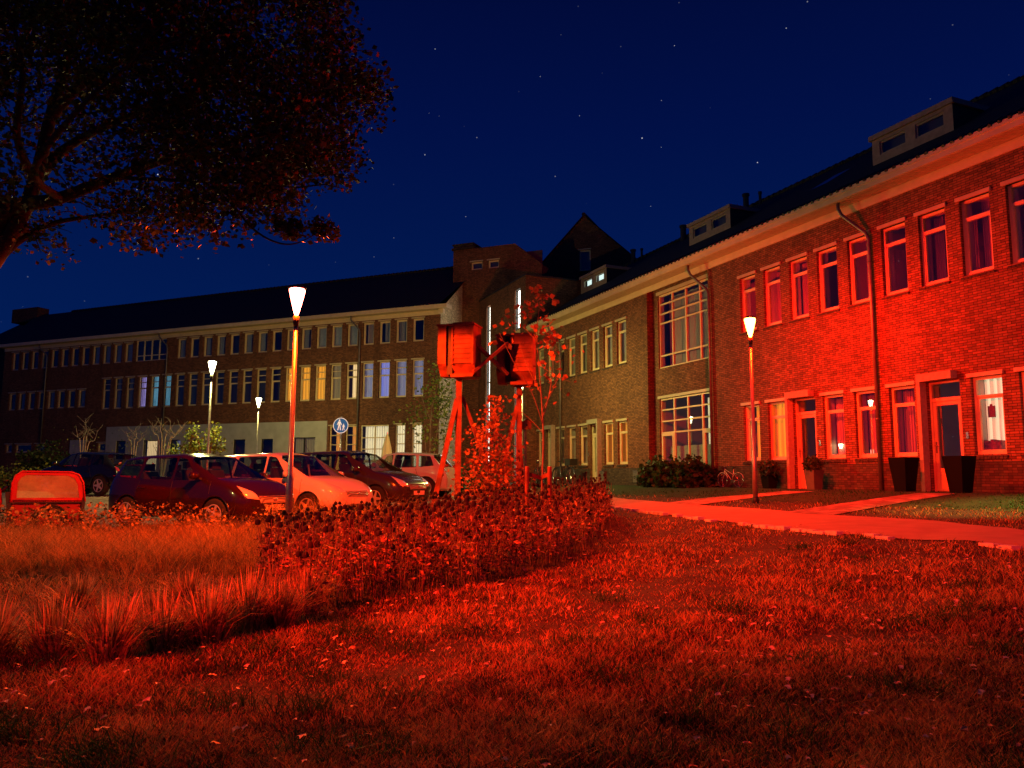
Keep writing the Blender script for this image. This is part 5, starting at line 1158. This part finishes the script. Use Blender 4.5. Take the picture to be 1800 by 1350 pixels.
# planting bed: dry coneflowers
n = 2300; bx = np.array([p[0] for p in bed]); by = np.array([p[1] for p in bed])
X = rng.uniform(bx.min(), bx.max(), n*6); Y = rng.uniform(by.min(), by.max(), n*6); ok = inpoly(X, Y, bed); X, Y = X[ok], Y[ok]; ok = vnoise(X, Y, 2.3, 8)+rng.normal(0, .5, len(X)) > -.35; X, Y = X[ok][:n], Y[ok][:n]; n = len(X)
Z = H(X, Y); left = np.clip((X+3.2)/2.4, 0, 1)
hh = (rng.uniform(.40, .84, n)+.06*vnoise(X, Y, 2.5, 4))*(.76+.24*left); lx = rng.normal(0, .06, n); ly = rng.normal(0, .06, n)
def stems_geo(X, Y, Z, hh, lx, ly, r):
    n = len(X); Vs = []; Fs = []
    for k, (t) in enumerate((0, .5, 1)):
        for a in (0, 2.1, 4.2): Vs.append(np.stack([X+lx*t*t+r*math.cos(a), Y+ly*t*t+r*math.sin(a), Z+hh*t], 1))
    V = np.stack(Vs, 1).reshape(-1, 3); i = np.arange(n)*9
    for s in (0, 3):
        for a in range(3): b = (a+1) % 3; Fs.append(np.stack([i+s+a, i+s+b, i+s+3+b], 1)); Fs.append(np.stack([i+s+a, i+s+3+b, i+s+3+a], 1))
    return V, np.concatenate(Fs)
V1, F1 = stems_geo(X, Y, Z-.02, hh, lx, ly, .0045)
# seed heads: squashed octahedral cones
hd = rng.random(n) < .50; hx = (X+lx)[hd]; hy = (Y+ly)[hd]; hz = (Z+hh)[hd]; nh = len(hx); hr = rng.uniform(.020, .036, nh)
ring = []
for (rr_, zz_) in ((.55, -.5), (1, 0), (.75, .9)):
    for a in range(6): ring.append(np.stack([hx+hr*rr_*math.cos(a*1.047), hy+hr*rr_*math.sin(a*1.047), hz+hr*zz_*1.1], 1))
ring.append(np.stack([hx, hy, hz+hr*1.5], 1)); V2 = np.stack(ring, 1).reshape(-1, 3); i = np.arange(nh)*19; Fs = []
for s in (0, 6):
    for a in range(6): b = (a+1) % 6; Fs += [np.stack([i+s+a, i+s+b, i+s+6+b], 1), np.stack([i+s+a, i+s+6+b, i+s+6+a], 1)]
for a in range(6): Fs.append(np.stack([i+12+a, i+12+(a+1) % 6, i+18], 1))
F2 = np.concatenate(Fs)
per = 22; t = rng.random((n, per)); t = .08+.86*t
t = .12+.72*t**.85
P = np.stack([(X[:, None]+lx[:, None]*t**2+rng.normal(0, .035, (n, per))), (Y[:, None]+ly[:, None]*t**2+rng.normal(0, .035, (n, per))), Z[:, None]+hh[:, None]*t], 2).reshape(-1, 3)
P = P[rng.random(len(P)) < .9]
V3, F3 = leaves_geo(P, .019*rng.uniform(.5, 1.7, (len(P), 1)), elong=2.8)
V = np.concatenate([V1, V2, V3]); F = np.concatenate([F1, F2+len(V1), F3+len(V1)+len(V2)])
mi = np.concatenate([np.zeros(len(F1)), np.ones(len(F2)), np.full(len(F3), 2)])
tag(np_mesh('coneflower_bed', V, F, None, mats=['stem', 'seed_head', 'bed_leaf'], mi=mi), kind='stuff')
# tall thin grasses in the left part of the bed
X = rng.uniform(bx.min(), bx.max(), 60000); Y = rng.uniform(by.min(), by.max(), 60000); ok = inpoly(X, Y, bed) & (rng.random(60000) < np.clip(.55-.2*X, .05, 1)*.35); X, Y = X[ok], Y[ok]
V, F = blades_geo(X, Y, .45+.2*rng.random(len(X)), .006, .35); tag(np_mesh('bed_grass', V, F, 'meadow'), kind='stuff')
# ornamental grass tufts
TL = ['grass tuft cut by the left edge', 'second grass tuft from the left edge', 'third grass tuft from the left, nearest the camera', 'middle grass tuft of the row', 'grass tuft in front of the dark gap of the meadow', 'third grass tuft from the flower bed', 'second grass tuft from the flower bed', 'rightmost grass tuft, beside the flower bed', 'small grass tuft behind the row, below the cargo bicycle', 'small grass tuft behind the row, below the dark red car']
for k, (px, py, s) in enumerate(((-20, 1165, 1), (95, 1160, 1.0), (190, 1165, 1.05), (285, 1140, .95), (365, 1128, 1.0), (435, 1105, 1.05), (490, 1098, .9), (535, 1075, .95), (130, 1080, .8), (330, 1068, .8))):
    x, y = g1(px, py); n = 460; a = rng.uniform(0, 2*math.pi, n); L = rng.uniform(.18, .52, n)*s; sp_ = rng.uniform(.05, 1.15, n); r0 = rng.uniform(0, .13, n); w_ = .0045
    def Q(t, ww):
        r = r0+L*sp_*(t**1.4)*.75; z = L*(t-.42*sp_*t*t*1.1); dx = -np.sin(a)*w_*ww; dy = np.cos(a)*w_*ww
        return np.stack([r*np.cos(a)+dx, r*np.sin(a)+dy, z], 1)
    V = np.stack([Q(0, 1), Q(0, -1), Q(.4, 1.1), Q(.4, -1.1), Q(.75, .8), Q(.75, -.8), Q(1, 0)], 1).reshape(-1, 3); i = np.arange(n)*7
    F = np.concatenate([np.stack(q, 1) for q in ((i, i+1, i+3), (i, i+3, i+2), (i+2, i+3, i+5), (i+2, i+5, i+4), (i+4, i+5, i+6))])
    o = np_mesh('ornamental_grass', V, F, 'tuft'); o.location = (x, y, Hf(x, y)-.01); tag(o, TL[k], 'grass tuft', 'ornamental grass tufts in a row')
# rough grass between the tufts and the meadow
X, Y = scatter(26000, -330, 560, 1014, 1175); lim = 1172-.16*np.clip(X*0, 0, 1); e1 = gpoly([(-400, 1014), (560, 1014), (555, 1082), (470, 1110), (350, 1135), (180, 1172), (-400, 1180)]); ok = inpoly(X, Y, e1) & (vnoise(X, Y, 2.2, 9)+rng.normal(0, .6, len(X)) > -.1); X, Y = X[ok], Y[ok]
V, F = blades_geo(X, Y, .12+.08*vnoise(X, Y, 2.1, 7)+.12*rng.random(len(X))**2, .0045, 1.2); tag(np_mesh('rough_grass', V, F, 'tuft'), kind='stuff')
# fallen leaves
X, Y = scatter(4300, -100, 1950, 880, 1480); ok = (on_turf(X, Y) | (rng.random(len(X)) < .12)) & (D1-(X*IN1[0]+Y*IN1[1]) > .3) & ~inpoly(X, Y, pavepoly) & ~inpoly(X, Y, bed) & ~inpoly(X, Y, meadowA) & (vnoise(X, Y, .8, 5)+rng.normal(0, .8, len(X)) > .2) & (rng.random(len(X)) < np.clip((Y-2)/6, .14, 1)); X, Y = X[ok], Y[ok]; n = len(X)
a = rng.uniform(0, 6.28, n); s = rng.uniform(.012, .027, n)*np.clip(.8+Y/20, .8, 1.4); tl = rng.uniform(-.5, .5, n); Zl = H(X, Y)+np.where(on_turf(X, Y), rng.uniform(.045, .085, n), .035); vs = []
for k in range(7):
    rr_ = (1, .45, .95, .5, .9, .45, .85)[k]; an = a+k*2*math.pi/7; vs.append(np.stack([X+s*rr_*np.cos(an), Y+s*rr_*np.sin(an), Zl+s*rr_*tl*np.cos(an-1)+s*.25*(k % 2)], 1))
V = np.stack(vs, 1).reshape(-1, 3); i = np.arange(n)*7; F = np.concatenate([np.stack([i, i+k, i+k+1], 1) for k in range(1, 6)])
tag(np_mesh('fallen_leaves', V, F, 'fallen'), kind='stuff')
# ------------------------------------------------------------ trees
def limb(mb, pts, rs, n=8):
    P = [Vector(p) for p in pts]; Q = []; Rr = []
    for i in range(len(P)-1):
        p0 = P[max(0, i-1)]; p1 = P[i]; p2 = P[i+1]; p3 = P[min(len(P)-1, i+2)]
        for k in range(5):
            t = k/5; Q.append(.5*((2*p1)+(p2-p0)*t+(2*p0-5*p1+4*p2-p3)*t*t+(3*p1-p0-3*p2+p3)*t**3)); Rr.append(rs[i]+(rs[i+1]-rs[i])*t)
    Q.append(P[-1]); Rr.append(rs[-1]); mb.tube(Q, Rr, n); return Q
mt = thing('tree', 'big dark leafy tree overhanging the top left of the picture', 'tree', (-8.8, 10.8, 0))
def A(px, py, Y): v = at(px, py, Y); return v-Vector((-8.8, 10.8, 0))
tk = MB()
limb(tk, [(0, 0, -.2), (.15, 0, 1.4), A(-95, 560, 10.7), A(-20, 470, 10.6), A(32, 390, 10.6), A(62, 320, 10.5), A(88, 210, 10.6), A(122, 90, 10.8), A(150, -80, 11)], [.30, .23, .16, .12, .10, .09, .08, .06, .03], 12)
LB = [([A(-20, 470, 10.6), A(10, 372, 10.5), A(100, 350, 10.2), A(200, 312, 10), A(300, 278, 9.8), A(400, 250, 9.6), A(520, 225, 9.4)], [.13, .11, .085, .07, .05, .035, .012]),
      ([A(-20, 470, 10.6), A(30, 425, 10.7), A(90, 394, 10.9), A(150, 382, 11), A(250, 368, 11.2)], [.10, .06, .04, .03, .012]),
      ([A(62, 320, 10.5), A(110, 265, 11), A(200, 215, 11.5), A(330, 170, 12), A(480, 120, 12.4), A(600, 100, 12.6)], [.09, .07, .055, .04, .025, .01]),
      ([A(88, 210, 10.6), A(160, 135, 10.2), A(300, 70, 9.9), A(450, 30, 9.8)], [.08, .06, .04, .012]),
      ([A(0, 372, 10.5), A(-30, 300, 10.4), A(-80, 160, 10.2), A(-120, 0, 10)], [.09, .07, .05, .02]),
      ([A(40, 400, 10.6), A(-60, 250, 12), A(20, 120, 13), A(90, -40, 13.5)], [.09, .07, .05, .02]),
      ([A(300, 278, 9.8), A(400, 352, 9.5), A(440, 398, 9.4), A(480, 424, 9.4), A(520, 428, 9.4), A(565, 405, 9.4)], [.03, .018, .014, .012, .009, .004]),
      ([A(200, 312, 10), A(330, 318, 9.6), A(430, 322, 9.5), A(520, 330, 9.4)], [.03, .022, .015, .005]),
      ([A(110, 350, 10.2), A(60, 300, 9.2), A(150, 180, 8.6), A(260, 90, 8.4)], [.06, .045, .03, .012]),
      ([A(62, 320, 10.5), A(30, 240, 9.8), A(40, 120, 9.4), A(10, 0, 9)], [.07, .05, .035, .015]),
      ([A(200, 215, 11.5), A(300, 250, 11.6), A(420, 270, 11.8), A(560, 280, 12)], [.035, .025, .018, .006])]
nodes = []
for i_, (p, r) in enumerate(LB):
    q_ = limb(tk, p, r, 8)[6:]
    if i_ != 6: nodes += q_
for k in range(90):
    p = random.choice(nodes); q = p+Vector((random.uniform(-.2, .9), random.uniform(-.6, .6), random.uniform(-.35, .5))); tk.tube([p, (p+q)/2+Vector((0, 0, .06)), q], [.014, .009, .003], 5)
tk.build('trunk', 'bark', mt, True)
outl = [(-350, -250), (600, -250), (590, 0), (618, 35), (655, 62), (650, 128), (672, 182), (598, 190), (575, 200), (622, 262), (615, 300), (590, 308), (560, 300), (548, 312), (548, 345), (510, 355), (470, 372), (395, 412), (370, 395), (330, 415), (300, 395), (250, 425), (175, 400), (165, 372), (120, 330), (95, 380), (90, 440), (25, 452), (20, 400), (-350, 430)]
cp = []; 
while len(cp) < 1250:
    px, py = rng.uniform(-350, 680), rng.uniform(-250, 460)
    if not inpoly(np.array([px]), np.array([py]), outl)[0]: continue
    if px < 240 and py > 180 and rng.random() < .62: continue
    if px < 330 and py > 60 and rng.random() < .2: continue
    Yc = rng.uniform(8.4, 13.2); v = A(px, py, Yc)
    if rng.random() < .15 or vnoise(v.x*1.0, v.z, 2.2, 1) > -.75: cp.append((px, py, tuple(v)))
cp += [(515, 408, tuple(A(512, 402, 9.4)))]*3+[(565, 405, tuple(A(566, 404, 9.4)))]*3+[(505, 395, tuple(A(500, 398, 9.4)))]
P = []
for px, py, v in cp:
    e = .11 if (py > 385 and px > 480) else .20; n = 85 if e > .15 else 60
    P.append(np.array(v)+np.clip(rng.normal(0, 1, (n, 3)), -1.35, 1.35)*np.array([e, e*1.2, e*.72]))
P = np.concatenate(P); V, F = leaves_geo(P, .058, elong=1.25); np_mesh('crown', V, F, 'crown_leaf', mt)
print('CROWN', len(P))
def small_tree(name, label, cat, px, Y, py_base, stems, leaves, m, lsz, bark='bark_young', group=None, leafname='crown'):
    b = at(px, py_base, Y); z0 = Hf(b.x, Y); o = thing(name, label, cat, (b.x, Y, z0), 0, group); O = Vector((b.x, Y, z0)); t = MB()
    for pts, r in stems: limb(t, [((at(p[0], p[1], Y+(p[2] if len(p) > 2 else 0))-O) if p != 'base' else Vector((0, 0, -.05))) for p in pts], r, 6)
    t.build('trunk', bark, o, True)
    if leaves:
        P = []
        for (cx, cy, sx, sy, n, dy) in leaves:
            c = at(cx, cy, Y+dy)-O; k = Y/FPX; P.append(np.array(c)+rng.normal(0, 1, (n, 3))*np.array([sx*k, .5*(sx+sy)*k, sy*k]))
        V, F = leaves_geo(np.concatenate(P), lsz, elong=1.2); np_mesh(leafname, V, F, m, o)
    return o
o = small_tree('young_tree', 'thin young maple with few autumn leaves tied between stakes', 'tree', 954, 14.2, 930,
    [(['base', (952, 880), (955, 790), (954, 735), (948, 650), (944, 590), (950, 520)], [.022, .02, .018, .016, .010, .007, .003]), ([(954, 735), (966, 690, .3), (972, 640, .5), (968, 580, .6)], [.013, .010, .007, .003]),
     ([(954, 745), (935, 690, -.2), (905, 640, -.4), (878, 585, -.4)], [.010, .008, .006, .002]), ([(954, 760), (930, 735, .2), (905, 715, .4)], [.006, .004, .002]), ([(950, 690), (925, 640, .3), (912, 600, .4)], [.007, .005, .002]),
     ([(948, 640), (975, 660, -.3), (1005, 672, -.4)], [.005, .004, .002]), ([(944, 600), (920, 575, .2), (900, 560, .3)], [.005, .004, .002]), ([(954, 720), (985, 650, .4), (972, 590, .4)], [.006, .005, .002])],
    [(952, 518, 10, 8, 26, 0), (938, 540, 16, 8, 24, 0), (955, 575, 14, 14, 34, 0), (962, 600, 14, 12, 30, .2), (900, 565, 14, 10, 16, .2), (890, 590, 10, 12, 12, -.3), (972, 615, 10, 12, 18, .3), (960, 640, 12, 12, 14, .3), (955, 668, 14, 8, 16, 0), (1005, 625, 12, 10, 4, 0), (985, 665, 12, 8, 7, 0), (965, 690, 14, 8, 7, 0), (925, 700, 20, 14, 6, 0)], 'maple_red', .085)
st_ = g1(946, 933); sx_ = thing('tree_stakes', 'wooden stake frame with cross rails around the young maple', 'tree stakes', (at(946, 900, 14.0).x, 14.0, Hf(at(946, 900, 14.0).x, 14.0)))
zt = EYE+(842-822)/FPX*14-sx_.location.z
for xx, yy in ((-.20, -.1), (.20, -.1)): MB().tube([(xx, yy, -.1), (xx, yy, zt-.01), (xx, yy, zt)], [.04, .04, .034], 10).build('stake', 'wood', sx_)
MB().bar((-.2, -.06, zt-.13), (.05, .1, zt-.20), .02, .07).build('rail', 'wood', sx_); MB().bar((.2, -.06, zt-.13), (.05, .1, zt-.20), .02, .07).build('rail', 'wood', sx_)
small_tree('maple_bush', 'bright orange-red leafy young maple between the two nest box posts', 'bush', 862, 15.4, 910,
    [(['base', (860, 850), (866, 780), (870, 710)], [.03, .022, .014, .004]), (['base', (840, 850, -.2), (832, 800, -.3)], [.02, .012, .004]), (['base', (885, 850, .2), (896, 800, .3)], [.02, .012, .004])],
    [(872, 708, 10, 8, 60, 0), (868, 735, 14, 12, 120, 0), (862, 762, 17, 14, 200, 0), (868, 790, 22, 14, 260, .1), (850, 815, 22, 14, 260, 0), (885, 820, 18, 14, 200, .2), (865, 845, 30, 14, 420, 0), (840, 868, 20, 12, 220, -.1), (895, 868, 18, 12, 220, .1)], 'maple_red', .065)
small_tree('slim_tree', 'slender yellow-green tree in front of the lit gable wall', 'tree', 756, 36, 815,
    [(['base', (757, 740), (766, 690), (778, 650)], [.05, .035, .02, .006]), (['base', (745, 760, .3), (732, 715, .5)], [.04, .02, .006]), (['base', (768, 760), (782, 700)], [.03, .02, .006]), ([(757, 740), (742, 700), (738, 670)], [.02, .014, .005])],
    [(778, 700, 9, 24, 260, .2), (770, 655, 12, 12, 90, 0), (758, 690, 14, 14, 120, .4), (745, 722, 16, 10, 90, .2), (735, 745, 14, 12, 60, 0), (788, 740, 7, 24, 110, .2), (760, 775, 18, 10, 90, 0)], 'shrub_leaf', .12)
small_tree('green_shrub', 'bright yellow-green shrub lit at the foot of the tall yellow-white lamp', 'shrub', 362, 27.4, 812,
    [(['base', (350, 780), (338, 756)], [.03, .02, .006]), (['base', (372, 775), (380, 750)], [.03, .02, .006]), (['base', (362, 780, .3), (360, 760, .3)], [.03, .02, .006])],
    [(338, 765, 7, 8, 130, 0), (345, 783, 8, 8, 130, 0), (376, 765, 6, 10, 150, 0), (384, 785, 8, 8, 130, 0), (328, 788, 10, 6, 90, .2), (362, 790, 12, 6, 130, .2), (310, 792, 12, 5, 110, .4)], 'shrub_leaf', .085)
mat('pale_bark', (.42, .36, .28), .8, noise=.3)
def bare(px, Y, pyb, tips, label):
    st = []
    for (tx, ty) in tips:
        mx = (px+tx)/2+random.uniform(-3, 3); my = (pyb+ty)/2
        mx = px+(tx-px)*.35; st.append((['base', (mx, my, random.uniform(-.4, .4)), ((mx+tx)/2+random.uniform(-5, 5), (my+ty)/2+4), (tx, ty, random.uniform(-.6, .6))], [.028, .018, .012, .004]))
        for k in range(6): t_ = random.uniform(.2, .9); ax_ = mx+(tx-mx)*t_; ay_ = my+(ty-my)*t_; sd = random.choice((-1, 1)); st.append(([(ax_, ay_), (ax_+sd*random.uniform(3, 7), ay_-random.uniform(2, 6)), (ax_+sd*random.uniform(8, 16), ay_-random.uniform(4, 16))], [.009, .006, .003]))
    return small_tree('bare_shrub', label, 'shrub', px, Y, pyb, st, [(px, (pyb+tips[0][1])/2, 22, 14, 60, 0)], 'shrub_leaf', .05, 'pale_bark', 'bare shrubs before the left wing')
bare(145, 34, 812, [(133, 748), (150, 735), (163, 742), (172, 756)], 'pale bare branching shrub behind the black car')
bare(285, 33, 806, [(268, 742), (284, 735), (300, 738), (330, 740), (318, 750)], 'tall bare twiggy shrub left of the tall yellow-white lamp')
bare(235, 35, 806, [(222, 758), (238, 752), (250, 760)], 'small dark twiggy shrub in front of the white plaster band')
def bush(name, label, cat, c, rad, n, m, lsz, group=None):
    o = thing(name, label, cat, (c[0], c[1], Hf(c[0], c[1])), 0, group); P = rng.normal(size=(n, 3)); P /= np.linalg.norm(P, axis=1)[:, None]
    lump = 1+.22*np.sin(P[:, 0]*5+1)*np.sin(P[:, 1]*4)+.16*np.sin(P[:, 2]*9+P[:, 0]*7); P *= (lump*(.6+.4*rng.random(n)**.5))[:, None]*np.array(rad); P[:, 2] = np.abs(P[:, 2]+rad[2]*.15)
    V, F = leaves_geo(P, lsz, elong=1.2); np_mesh('foliage', V, F, m, o)
    t = MB()
    for k in range(6): a = k; t.tube([(0, 0, -.05), (rad[0]*.3*math.cos(a), rad[1]*.3*math.sin(a), rad[2]*.5), (rad[0]*.6*math.cos(a), rad[1]*.6*math.sin(a), rad[2]*.85)], [.03, .018, .006], 5)
    t.build('stems', 'bark', o); return o
q = at(85, 790, 37); bush('dark_hedge', 'tall dark evergreen bush in front of the low garage windows', 'hedge', (q.x, q.y), (1.3, 1.0, 1.75), 3200, 'hedge_leaf', .13)
for k, (px, Y, rx, rz_, lb) in enumerate(((18, 31, 1.4, .85, 'low green hedge bush at the left edge above the cargo bicycle'), (75, 31, 1.0, .8, 'low green hedge bush between the edge and the black car'), (118, 32.5, .8, .7, 'low green hedge bush touching the nose of the black car'), (-40, 31, 1.4, .9, 'low green hedge bush just outside the left edge'))):
    q = at(px, 820, Y); bush('hedge_bush', lb, 'hedge', (q.x, q.y), (rx, .8, rz_), 1500, 'shrub_leaf', .09, 'low hedge behind the parking place')
q = at(838, 800, 30); bush('dark_shrub', 'dark shrub below the first glowing slit window', 'shrub', (q.x, q.y), (.8, .7, 1.1), 1300, 'hedge_leaf', .10)
q = at(700, 812, 33); bush('garden_shrub', 'low loose shrub behind the pale hatchback', 'shrub', (q.x, q.y), (1.6, .5, .9), 500, 'shrub_leaf', .07)
for k, (px, lb) in enumerate(((1158, 'broad-leaved bush below the left half of the gridded bay window'), (1188, 'middle broad-leaved bush below the gridded bay window'), (1222, 'broad-leaved bush at the right corner of the bay window'))):
    q = front1(px, .65); bush('hydrangea', lb, 'bush', q, (.72, .5, .80), 900, 'hedge_leaf', .14, 'bushes below the bay window')
